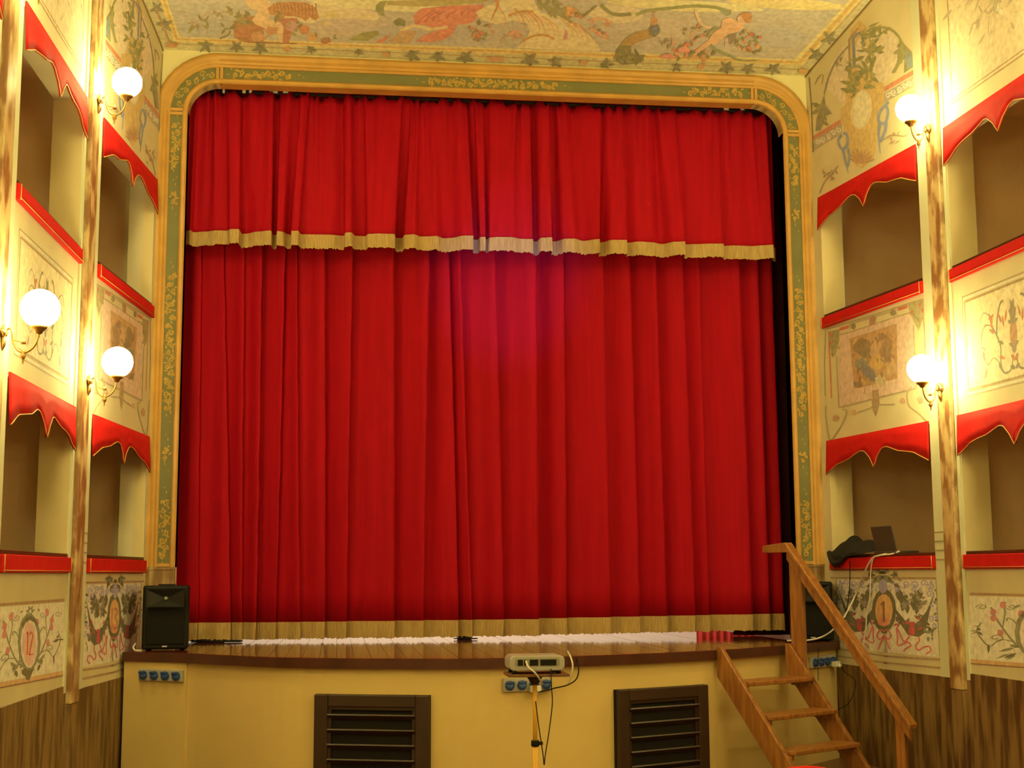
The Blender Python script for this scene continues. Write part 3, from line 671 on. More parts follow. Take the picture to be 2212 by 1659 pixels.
for (side, i, tier), ds in DESC.items():
    p, q, t, n = seg(side, i); L = (q-p).length
    zt = (Z_V1, Z_V2)[tier]; hgt = .315
    o = thing('box_valance', (*((p+q)/2).xy, zt-hgt), 'scalloped red valance with gold edge, '+ds, 'valance', 'scalloped red valances over the boxes')
    N = 72; rows = []
    for s_ in range(4):
        row = []
        for k in range(N+1):
            u = k/N; z = zt-hgt*edge_profile(u)*s_/3; rip = .006*math.sin(u*23+i)*s_/3
            v = lerp(p, q, u)+n*(.018+.012*s_/3+rip); row.append((v.x, v.y, z))
        rows.append(row)
    mb = MB(); mb.grid(rows); c = mb.build('cloth', M_red2, o, loc=o.location, fix=False); sd = c.modifiers.new('thick', 'SOLIDIFY'); sd.thickness = .012; sd.offset = 0
    mb = MB(); mb.tube([Vector(v)+n*.006 for v in rows[-1]], .0042, 5); mb.build('gold_edging', M_trim, o, loc=o.location)
    zb, zr = ((Z_R1B, Z_R1), (Z_R2B, Z_R2))[tier]
    o = thing('box_rail', (*((p+q)/2).xy, zb), 'red velvet box rail with wood ledge, '+ds, 'rail', 'red padded rails of the boxes')
    mb = MB(); P = [p-t*.012+n*.001, q+t*.012+n*.001, q+t*.012+n*.035, p-t*.012+n*.035]; mb.prism([(v.x, v.y, zb) for v in P], (0, 0, zr-zb+.002)); bevel(mb.build('velvet_band', M_red2, o, loc=o.location), .006)
    mb = MB(); P = [p+t*.02-n*(TH-.02), q-t*.02-n*(TH-.02), q-t*.02+n*.012, p+t*.02+n*.012]; mb.prism([(v.x, v.y, zr+.003) for v in P], (0, 0, .026)); bevel(mb.build('ledge', M_darkwood, o, loc=o.location), .004)
    mb = MB()
    for zz in (zb+.012,): mb.tube([p+n*.037+Vector((0, 0, zz)), q+n*.037+Vector((0, 0, zz))], .003, 6)
    for e in (p+t*.012, q-t*.012): mb.tube([e+n*.037+Vector((0, 0, zb)), e+n*.037+Vector((0, 0, zr))], .004, 6)
    mb.build('gold_piping', M_trim, o, loc=o.location)

# ------------------------------------------------------------------ globe sconces
def sconce(base, d, label, group=None):
    """base on the pilaster face, d = horizontal unit vector of the arm"""
    base = Vector(base); d = Vector(d).normalized(); z = Vector((0, 0, 1))
    o = thing('wall_sconce', base, label, 'wall lamp', group)
    Q = lambda a, b: base+d*a+z*b
    mb = MB(); sd_ = z.cross(d)
    for k in range(5):
        ang = math.radians(-60+30*k); e = z*math.cos(ang)*.07+sd_*math.sin(ang)*.045
        mb.tube([base+d*.012, base+d*.02+e*.6, base+d*.010+e], [.014, .016, .003], 6)
    mb.tube([base+d*.012, base+d*.015-z*.05, base+d*.008-z*.085], [.016, .014, .003], 6); mb.build('wall_plate', M_brass, o, loc=base)
    mb = MB(); pts = crom([Q(.01, .0), Q(.025, .035), Q(.05, .045), Q(.062, .02), Q(.068, -.03), Q(.09, -.075), Q(.128, -.095), Q(.168, -.08), Q(.198, -.04), Q(.212, .02)], 5); mb.tube(pts, .0065, 8)
    mb.tube([Q(.128, -.045), Q(.128, -.02)], [.016, .006], 8); mb.tube(crom([Q(.068, -.02), Q(.10, -.03), Q(.128, -.035)], 4), .004, 6); mb.build('arm', M_brass, o, loc=base)
    mb = MB(); mb.lathe([(.001, -.165), (.006, -.15), (.004, -.14), (.014, -.125), (.017, -.11), (.008, -.098), (.012, -.088), (.004, -.08)], Q(.128, 0), 10); mb.build('finial', M_brass, o, loc=base)
    mb = MB(); mb.lathe([(.004, .01), (.02, .018), (.024, .03), (.045, .045), (.052, .06), (.046, .062)], Q(.212, 0), 14); mb.build('cup', M_brass, o, loc=base)
    mb = MB(); prof = [(max(.0005, .113*math.sin(math.pi*k/14)), -.113*math.cos(math.pi*k/14)) for k in range(15)]; mb.lathe(prof, Q(.214, .163), 20); mb.build('globe', M_globe, o, loc=base)
    return o
def pil(side, i, u=.62):
    p, q, t, n = seg(side, i); c = lerp(p, q, u)+n*.05; return c, t, n
for side, i, z, sw, lb in ((-1, 2, 5.19, 0, 'globe sconce high on left pilaster beside the painted lyre wall'), (-1, 2, 3.045, 0, 'globe sconce on left pilaster between the two tiers, nearest the stage'),
                           (-1, 4, 3.02, 0, 'largest globe sconce, at the left picture edge between the tiers'), (-1, 4, 5.19, 0, 'sconce cut off by the top edge at upper left, only its arm showing'),
                           (1, 2, 5.185, -18, 'globe sconce high on right pilaster beside painted urn'), (1, 2, 3.065, -18, 'globe sconce on right pilaster between the two tiers')):
    c, t, n = pil(side, i); d = Matrix.Rotation(math.radians(-sw*side), 3, 'Z') @ n; sconce((c.x, c.y, z), d, lb, 'globe sconces on the pilasters')
# unseen sconces repeated along both walls behind the camera, added to light the room
back = [(1, -4.32)]+[(s, y) for y in (-6.9, -9.4, -11.9) for s in (-1, 1)]
for side, y in back:
    for z in (3.03, 5.19):
        x = wall_x(side, y); sconce((x-side*.002, y, z), (-side, 0, 0), 'unseen globe sconce further back along the side walls, behind the viewer, for room light', 'globe sconces behind the viewer')

# ------------------------------------------------------------------ laptop, jacket and cables on the right lower box
p, q, t, n = seg(1, 1); zl = Z_R1+.03
def rb(u, d, z): v = lerp(p, q, u)+n*d; return Vector((v.x, v.y, z))
lp = thing('laptop', rb(.52, -.09, zl), 'open dark grey laptop on the right lower box ledge', 'laptop')
R = Matrix((t, n, Vector((0, 0, 1)))).transposed()
c0 = rb(.55, -.10, zl)
yawr = Matrix.Rotation(math.radians(12), 3, 'Z')
mb = MB(); mb.box(c0+Vector((0, 0, .011)), (.34, .23, .018), R); bevel(mb.build('base', M_laptop, lp, loc=lp.location), .004)
mb = MB(); c1 = c0+n*.115+Vector((0, 0, .125)); mb.box(c1, (.34, .010, .215), R @ Matrix.Rotation(math.radians(-12), 3, 'X')); bevel(mb.build('screen', M_laptop, lp, loc=lp.location), .004)
# draped black jacket: lumpy cloth mound spilling over the rail
jk = thing('jacket', rb(.2, 0, zl), 'crumpled black jacket heaped over the red rail left of laptop', 'jacket')
mb = MB(); rows = []
hts = [.02, .075, .12, .11, .15, .175, .12, .09, .11, .105, .12, .09, .05, .015]
for a in range(14):
    u = lerp(.03, .42, a/13); row = []
    for b in range(11):
        s_ = b/10; dd = lerp(-.17, .065, min(1, s_/.72)); top = hts[a]*math.sin(math.pi*min(1, s_/.72*.92+.08))
        z = zl+.004+top+.012*math.sin(a*2.3+b*1.7)*(1 if 0 < a < 13 else 0)
        if s_ > .72:
            drop = (s_-.72)/.28*(.11*math.exp(-((a-2.5)/2.4)**2)+.035); z = zl+.02-drop; dd = .065+.012*math.sin(b*3+a)
        row.append(rb(u, dd, max(z, zl+.004) if s_ <= .72 else z))
    rows.append(row)
mb.grid(rows); o = mb.build('body', M_cloth, jk, loc=jk.location, fix=False); o.modifiers.new('thick', 'SOLIDIFY').thickness = .012; o.modifiers['thick'].offset = 1
sb = o.modifiers.new('sub', 'SUBSURF'); sb.levels = sb.render_levels = 1
mb = MB(); mb.tube(crom([rb(.02, .05, zl+.02), rb(.06, .075, zl-.03), rb(.10, .08, zl-.075), rb(.16, .075, zl-.06), rb(.2, .07, zl-.01)], 5), [.02]*5*4+[.02] if False else .024, 8); mb.build('sleeve', M_cloth, jk, loc=jk.location)
def wallp_(px, py, off=.03): return at_plane(px, py, p+n*off, n)
cable('white_cable', [rb(.66, -.02, zl+.015), wallp_(1925, 1197, .02), wallp_(1900, 1200, .045), wallp_(1884, 1207, .06), wallp_(1868, 1235, .05), at_y(1848, 1285, -.62), at_y(1822, 1335, -.78), at_y(1800, 1360, -.72), at_y(1775, 1376, -.62)+Vector((0, 0, 0)), at_y(1745, 1383, -.62), at_y(1700, 1384, -.6)], .008, M_white, 'white cable sweeping from laptop down past stair rail to stage')
cable('white_cable', [rb(.60, -.03, zl+.012), wallp_(1905, 1198, .03), wallp_(1887, 1206, .055), wallp_(1881, 1235, .045), wallp_(1879, 1290, .03), wallp_(1872, 1320, .03), wallp_(1871, 1350, .03), wallp_(1866, 1385, .03), wallp_(1864, 1412, .03)], .006, M_white, 'white cable hanging straight down the painted parapet below laptop')
cable('black_lead', [wallp_(1835, 1212, .05), wallp_(1836, 1250, .03), wallp_(1832, 1300, .03), wallp_(1822, 1345, .03)], .004, M_black, 'thin black lead hanging from the jacket down the painted parapet')
cable('plug_lead', [PL2, PL2+Vector((.02, -.04, -.05)), at_y(1847, 1470, -.72), at_y(1845, 1495, -.76), at_y(1832, 1520, -.8), at_y(1812, 1532, -1.0)], .004, M_black, 'thin lead from right white plug curving to the stairs')
cable('nosing_lead', [at_y(1768, 1396, -.68), at_y(1767, 1420, -.70), at_y(1767, 1470, -.66)], .003, M_black, 'thin black lead dropping from stage edge at right socket plate')

# ------------------------------------------------------------------ red chair whose back just enters at the bottom edge
cp = at_y(1740, 1654.5, -6.4)
ch = thing('chair', (cp.x, -6.1, 0), 'red upholstered chair whose rounded back just enters the bottom edge', 'chair')
cx, cy, top = cp.x, -6.4, cp.z
mb = MB(); arcp = [(-.22, .40), (-.22, top-.10)]+[(-.22+.22*(1-math.cos(math.radians(a))), top-.10+.10*math.sin(math.radians(a))) for a in (20, 40, 60, 75, 90)]
poly = arcp+[(-x_, z_) for x_, z_ in reversed(arcp[:-1])]
mb.prism([(cx+x_, cy-.03, z_) for x_, z_ in poly], (0, .06, 0)); bevel(mb.build('backrest', M_red2, ch, loc=ch.location), .02, 3)
mb = MB(); mb.bbox((cx-.23, cy+.03, .38), (cx+.23, cy+.50, .46)); bevel(mb.build('seat', M_red2, ch, loc=ch.location), .025, 3)
for sx in (-1, 1):
    for y_, zt in ((cy, .42), (cy+.46, .38)):
        mb = MB(); mb.tube([(cx+sx*.2, y_, zt), (cx+sx*.21, y_, 0)], [.02, .014], 8); mb.build('leg', M_darkwood, ch, loc=ch.location)

# ------------------------------------------------------------------ painted walls
def wall_map(side, i):
    p, q, t, n = seg(side, i); L = (q-p).length
    return lambda u, z, off: Vector((*(lerp(p, q, u)+n*(.0012+off)).xy, z))
def both(i, src, sides=(-1, 1), mirror=None):
    """photo pixels seen on wall `src`, laid at the same place along the wall on both sides"""
    p, q, t, n = seg(src, i); L2 = (q-p).dot(q-p)
    def conv(px, py):
        v = at_plane(px, py, p, n); return (v-p).dot(q-p)/L2, v.z
    maps = [wall_map(s, i) for s in sides]; out = []
    for mp in maps:
        out.append(lambda px, py, off, mp=mp: mp(*conv(px, py), off))
        if mirror is not None:
            u0 = conv(*mirror)[0]; out.append(lambda px, py, off, mp=mp, u0=u0: (lambda uz: mp(2*u0-uz[0], uz[1], off))(conv(px, py)))
    return out
class CP:                                                          # crop coordinates -> photo pixels
    def __init__(s, paint, ox, oy, k): s.p, s.ox, s.oy, s.k = paint, ox, oy, k
    def t(s, P): return [(s.ox+x/s.k, s.oy+y/s.k) for x, y in P]
    def poly(s, c, P): s.p.poly(c, s.t(P))
    def stroke(s, c, w, P, **k): s.p.stroke(c, w/s.k, s.t(P), **k)
    def blob(s, c, x, y, rx, ry, rot=0, jit=0): s.p.blob(c, s.ox+x/s.k, s.oy+y/s.k, rx/s.k, ry/s.k, rot, jit=jit)
    def leaf(s, c, x, y, L, w, a): s.p.leaf(c, s.ox+x/s.k, s.oy+y/s.k, L/s.k, w/s.k, a)
    def scroll(s, c, x, y, r, w, turn=1, start=0, loops=1.3): s.p.scroll(c, s.ox+x/s.k, s.oy+y/s.k, r/s.k, w/s.k, turn, start, loops)
    def foliage(s, cols, x, y, rx, ry, n, L, w): s.p.foliage(cols, s.ox+x/s.k, s.oy+y/s.k, rx/s.k, ry/s.k, n, L/s.k, w/s.k)
GRN, DGRN, PNK, OCH, RDD, BLU, LAV, BRN, CRM = (110, 100, 50), (84, 70, 30), (196, 160, 112), (178, 132, 58), (168, 62, 40), (98, 104, 96), (140, 118, 100), (140, 100, 48), (190, 160, 88)

# lower parapet panels next to the stage (right one is the pattern), with the painted box number
for side in (1, -1):
    P = Paint(both(1, 1, (side,), (1910.5, 1320)), (176, 146, 70), soft=.08); c = CP(P, 1800, 1210, 6.382)
    for y0, y1 in ((245, 250), (1300, 1375), (1380, 1490)): c.stroke(BRN, 26, [(705, y0+((y1-y0)*.3)), (1530, y1)], smooth=False)
    c.stroke(BRN, 20, [(1428, 250), (1440, 700), (1480, 1370)], smooth=False); c.stroke(OCH, 12, [(1540, 270), (1560, 800), (1600, 1150), (1590, 1350), (1530, 1400)])
    c.poly((188, 160, 92), [(705, 275), (1410, 275), (1430, 700), (1465, 1340), (705, 1270)])
    for x, y, r, tn, st_ in ((880, 350, 55, 1, 0), (1000, 330, 50, -1, 90), (1130, 350, 60, 1, 180), (1250, 320, 50, -1, 30), (1350, 370, 50, 1, 200), (1330, 470, 50, -1, 0), (900, 430, 40, -1, 60), (1400, 900, 45, 1, 0), (1350, 800, 45, -1, 120)): c.scroll(LAV, x, y, r, 15, tn, st_)
    c.poly(DGRN, [(790, 430), (850, 660), (1000, 840), (1090, 900), (1180, 840), (1290, 700), (1400, 440), (1320, 760), (1270, 1000), (1180, 1060), (1030, 1030), (930, 880), (840, 680)])
    c.poly((200, 172, 96), [(900, 560), (960, 680), (1040, 800), (1090, 840), (1150, 800), (1170, 720), (1090, 700)])
    c.poly((160, 50, 36), [(1040, 850), (1125, 850), (1130, 1030), (1050, 1030)])
    for x, y, a in ((960, 540, 60), (1010, 580, 80), (1050, 600, 110), (1130, 600, 70), (1180, 580, 100), (1220, 520, 120), (940, 470, 80), (1240, 460, 100)): c.leaf(DGRN, x-40, y-70, 190, 105, a)
    c.foliage([DGRN, GRN], 1340, 1000, 60, 70, 12, 80, 40); c.foliage([DGRN, GRN, LAV], 1420, 640, 30, 260, 22, 80, 36); c.foliage([DGRN, (120, 100, 56)], 1010, 560, 60, 130, 14, 110, 52); c.foliage([DGRN, (120, 100, 56)], 1190, 560, 60, 130, 14, 110, 52)
    c.foliage([DGRN, (96, 76, 40), (150, 60, 40)], 960, 860, 70, 90, 10, 90, 40); c.foliage([DGRN, (96, 76, 40), (150, 60, 40)], 1230, 860, 60, 90, 10, 90, 40); c.foliage([LAV, (160, 140, 112)], 1080, 360, 330, 60, 26, 80, 30)
    c.stroke((176, 74, 48), 19, [(1060, 1040), (980, 1120), (900, 960), (880, 950), (890, 1080), (900, 1175), (1030, 1130), (1075, 1180), (1000, 1220), (975, 1260)])
    c.stroke((176, 74, 48), 19, [(1180, 1060), (1190, 1110), (1140, 1180), (1180, 1240), (1250, 1200), (1330, 1190), (1345, 1250), (1280, 1290)])
    c.foliage([DGRN, GRN], 780, 250, 110, 90, 12, 100, 44); c.foliage([DGRN], 860, 210, 40, 40, 4, 80, 36)
    # medallion on the axis
    P.surfs = both(1, 1, (side,))
    c.blob(DGRN, 705, 690, 168, 300); c.blob(LAV, 690, 360, 60, 100); c.poly(DGRN, [(640, 900), (780, 900), (740, 1010), (680, 1010)])
    c.blob((186, 128, 52), 705, 690, 122, 225); c.blob((184, 108, 52), 705, 850, 90, 60)
    for a in (-1, 1):
        c.stroke((176, 74, 48), 18, [(705, 980), (705+a*50, 960), (705+a*95, 1030), (705+a*60, 1090), (705, 1040), (705+a*40, 1130), (705+a*80, 1230)])
    if side == 1: c.stroke((120, 66, 30), 30, [(668, 620), (700, 570), (705, 855)], smooth=False)
    else:
        c.stroke((150, 84, 40), 22, [(740, 610), (765, 580), (768, 860)], smooth=False)
        c.stroke((150, 84, 40), 22, [(712, 610), (670, 585), (640, 640), (675, 700), (635, 760), (650, 840), (715, 840)])
    P.build('painted_panel', WALLS[side])

# lower parapet panels further back, pattern from the left one
for side in (-1, 1):
    sf = both(3, -1, (side,)); P = Paint(sf, (176, 148, 72), soft=.1); c = CP(P, 0, 1290, 8.733)
    P.poly((198, 170, 104), [(-8, 1312), (139, 1301), (137, 1449), (-12, 1476)])
    P.stroke(BRN, 6, [(-8, 1307), (139, 1296)], smooth=False); P.stroke((176, 128, 56), 9, [(-12, 1482), (137, 1453)], smooth=False); P.stroke((120, 72, 34), 3, [(-12, 1488), (137, 1459)], smooth=False)
    for mir in (False, True):
        P.surfs = both(3, -1, (side,), (62, 1390)) if mir else sf
        if not mir: continue
        PK = (168, 96, 62)
        c.stroke(GRN, 22, [(640, 1250), (760, 1060), (880, 760), (960, 500), (1000, 330)]); c.stroke(GRN, 18, [(700, 1180), (690, 900), (760, 640), (830, 560), (840, 620)]); c.stroke(GRN, 18, [(760, 1050), (900, 1000), (1000, 1130), (1090, 960), (1130, 800), (1090, 640)])
        c.stroke(GRN, 16, [(880, 760), (860, 420), (900, 300), (850, 230)]); c.stroke(GRN, 16, [(620, 1250), (620, 1010), (700, 820)])
        for x, y in ((975, 430), (970, 560), (885, 290), (900, 860), (700, 470)): c.blob(PK, x, y, 34, 70, jit=.15)
        c.foliage([GRN, DGRN], 740, 1220, 90, 90, 9, 150, 46); c.foliage([GRN, DGRN], 1110, 770, 30, 80, 5, 110, 36); c.foliage([GRN], 630, 260, 120, 70, 7, 90, 36)
        c.leaf(DGRN, 1010, 1080, 200, 30, 90); c.leaf(DGRN, 640, 1300, 220, 60, 120)
        c.scroll(GRN, 940, 960, 80, 14, 1, 90); c.scroll(GRN, 1090, 330, 60, 12, -1, 0); c.scroll(GRN, 800, 330, 60, 12, 1, 0)
    P.surfs = sf
    c.poly(DGRN, [(430, 1330), (640, 1330), (550, 1560), (490, 1560)]); c.blob(GRN, 545, 840, 215, 540); c.blob((198, 160, 100), 545, 860, 165, 480); c.blob((190, 140, 84), 545, 880, 120, 420)
    c.poly(DGRN, [(400, 500), (470, 400), (560, 350), (650, 400), (710, 500), (690, 560), (640, 480), (560, 430), (480, 480), (420, 600)])
    if side == -1:
        c.stroke((170, 62, 26), 26, [(500, 700), (520, 650), (505, 1090)], smooth=False); c.stroke((170, 62, 26), 24, [(555, 720), (575, 660), (610, 720), (590, 860), (555, 1050), (545, 1085), (620, 1075)])
    P.build('painted_panel', WALLS[side])

# second tier parapet next to the stage: pink field with a small framed scene
for side in (1, -1):
    P = Paint(both(1, 1, (side,)), (204, 184, 106)); c = CP(P, 1780, 620, 4.88)
    SG = (150, 134, 70)
    c.poly((204, 166, 112), [(170, 490), (940, 270), (975, 1060), (160, 1265)])
    c.stroke(SG, 18, [(30, 445), (400, 335), (760, 220), (1060, 130)], smooth=False); c.stroke(SG, 12, [(160, 500), (270, 480)], smooth=False); c.stroke(SG, 12, [(780, 310), (930, 262)], smooth=False)
    for P0 in ([(270, 395), (480, 330), (480, 410), (275, 475)], [(550, 310), (770, 240), (775, 310), (550, 385)]): c.stroke(SG, 12, P0+[P0[0]], smooth=False)
    c.blob((120, 104, 54), 310, 412, 28, 34); c.blob((120, 104, 54), 730, 272, 34, 34); c.poly((150, 96, 58), [(482, 320), (545, 300), (545, 395), (482, 412)])
    c.poly((186, 70, 44), [(165, 430), (262, 402), (262, 436), (165, 462)]); c.poly((186, 70, 44), [(780, 220), (882, 190), (882, 222), (780, 252)])
    c.poly((140, 124, 62), [(40, 470), (165, 445), (160, 560), (120, 730), (85, 690), (50, 600)]); c.poly((150, 134, 66), [(890, 190), (1060, 140), (1060, 300), (1000, 460), (955, 380), (900, 260)])
    c.foliage([(128, 112, 56), (150, 134, 66)], 110, 590, 45, 110, 9, 60, 30); c.foliage([(128, 112, 56), (150, 134, 66)], 985, 280, 60, 120, 9, 60, 30)
    for x, y in ((75, 500), (60, 590), (1015, 190), (1040, 250), (930, 270)): c.blob((186, 70, 44), x, y, 12, 24)
    c.stroke((190, 88, 56), 14, [(55, 600), (70, 900), (80, 1170)]); c.stroke((200, 110, 70), 12, [(1050, 300), (1062, 500), (1070, 720)])
    c.stroke((150, 130, 76), 10, [(135, 730), (145, 1000), (160, 1265)], smooth=False); c.stroke((150, 130, 76), 10, [(945, 400), (965, 800), (980, 1060)], smooth=False)
    # framed scene
    c.poly((170, 120, 58), [(270, 545), (770, 385), (775, 965), (640, 1000), (560, 1020), (320, 1075)])
    for x, y, rx, ry, cl in ((400, 620, 80, 90, (120, 88, 44)), (440, 700, 70, 60, (110, 84, 44)), (400, 820, 75, 70, (116, 110, 78)), (470, 900, 70, 60, (98, 92, 80)), (520, 960, 40, 40, (92, 84, 76)), (370, 960, 60, 45, (176, 112, 62)), (360, 1030, 50, 30, (110, 86, 50)), (560, 780, 70, 95, (186, 140, 56)), (545, 640, 50, 90, (182, 136, 76)), (660, 640, 60, 110, (138, 94, 48)), (620, 520, 50, 40, (128, 84, 46)), (710, 860, 50, 90, (176, 136, 72)), (690, 740, 50, 60, (130, 88, 48)), (600, 980, 60, 50, (186, 160, 96))): c.blob(cl, x, y, rx, ry, 20, jit=.2)
    for k in range(26): c.leaf(random.choice([(120, 82, 40), (150, 104, 50), (188, 146, 70), (104, 96, 62)]), random.uniform(310, 740), random.uniform(500, 960), random.uniform(50, 110), random.uniform(16, 34), random.uniform(40, 140))
    # bottom arabesque
    GR = (156, 132, 76)
    c.stroke(GR, 16, [(160, 1270), (530, 1175), (975, 1068)], smooth=False)
    c.poly((150, 112, 60), [(515, 1090), (575, 1080), (590, 1230), (550, 1370), (510, 1260)]); c.stroke(GR, 14, [(360, 1320), (480, 1280), (545, 1240), (640, 1240), (750, 1235)])
    c.blob((186, 160, 96), 600, 1000, 60, 50); c.stroke(GR, 9, [(430, 1130), (440, 1030), (500, 1000), (520, 1060)]); c.stroke(GR, 9, [(650, 1080), (640, 1000), (600, 950)])
    c.stroke(GR, 14, [(20, 1250), (25, 1400), (70, 1610), (160, 1500), (225, 1380), (240, 1300), (200, 1290)]); c.stroke(GR, 14, [(1150, 1280), (1110, 1420), (1000, 1330), (900, 1250), (880, 1120), (930, 1050)])
    c.blob((176, 130, 76), 130, 1380, 34, 34, jit=.3); c.blob((176, 130, 76), 1020, 1190, 34, 40, jit=.3); c.blob((190, 140, 80), 320, 1320, 26, 26, jit=.3); c.blob((190, 140, 80), 830, 1200, 26, 26, jit=.3)
    c.stroke((150, 130, 70), 10, [(1065, 90), (1120, 110), (1145, 260), (1150, 600), (1150, 900)]); c.stroke((150, 130, 70), 9, [(20, 450), (8, 800), (15, 1150)])
    P.build('painted_panel', WALLS[side])

# second tier parapet further back: framed cream field with floral arabesque, pattern from the right one
for side in (1, -1):
    pR, qR, tR, nR = seg(1, 3)
    def uc(u, z, off, side=side): return wall_map(side, 3)(u, z, off)
    P = Paint([uc], (216, 190, 110)); LN = (158, 120, 60)
    z0, z1 = 3.03, 3.72
    P.poly((224, 196, 118), [(.10, z0), (.90, z0), (.90, z1), (.10, z1)])
    for d, w, cl in ((0, .018, LN), (.028, .012, (226, 206, 140)), (.045, .006, LN)):
        u0, u1, a, b = .10-d*.45, .90+d*.45, z0-d, z1+d
        for A, B in (((u0, a), (u1, a)), ((u0, b), (u1, b))): P.poly(cl, [(A[0], A[1]-w/2), (B[0], A[1]-w/2), (B[0], A[1]+w/2), (A[0], A[1]+w/2)])
        for u in (u0, u1): P.poly(cl, [(u-w*.28, a), (u+w*.28, a), (u+w*.28, b), (u-w*.28, b)])
    def W_(pts, cl, w):                                              # stroke in metres, mirrored about the middle
        L = (qR-pR).length
        for mir in (1, -1):
            P.surfs = [lambda x, z, off, mir=mir: uc(.5+mir*x/L, z, off)]; P.stroke(cl, w, pts)
    def Lf(x, z, ln, w, a, cl):
        L = (qR-pR).length
        for mir in (1, -1):
            P.surfs = [lambda x_, z_, off, mir=mir: uc(.5+mir*x_/L, z_, off)]; P.leaf(cl, x, z, ln, w, a)
    VI, OR_, GG = (130, 104, 74), (176, 86, 46), (110, 100, 64)
    W_([(.02, 3.2), (.06, 3.10), (.16, 3.09), (.20, 3.18), (.19, 3.28), (.24, 3.38), (.30, 3.46), (.34, 3.56)], GG, .016); W_([(.24, 3.38), (.22, 3.5), (.17, 3.60), (.12, 3.62)], GG, .020); W_([(.30, 3.46), (.40, 3.48), (.46, 3.42), (.47, 3.34), (.42, 3.30)], VI, .010); W_([(.20, 3.16), (.30, 3.22), (.38, 3.18), (.43, 3.24)], VI, .008); W_([(.34, 3.55), (.42, 3.58), (.48, 3.52)], VI, .007)
    for a in range(5): Lf(.27+.02*a, 3.40+.03*a, .09, .03, 30+35*a, OR_)
    for x, z, a in ((.13, 3.42, 80), (.16, 3.46, 60), (.11, 3.46, 110), (.22, 3.22, 200), (.23, 3.18, 240), (.45, 3.30, 260), (.40, 3.16, 300), (.14, 3.30, 20)): Lf(x, z, .10, .028, a, random.choice([GG, VI, OR_]))
    for k in range(9): Lf(.0, 3.1+.055*k, .075, .035, 20+(k % 3)*25, [GG, OR_, VI][k % 3])
    P.surfs = [lambda x, z, off: uc(.5+x/1.75, z, off)]; P.blob((170, 110, 60), 0, 3.36, .05, .10); P.blob((120, 100, 62), 0, 3.5, .04, .08)
    P.build('painted_panel', WALLS[side])

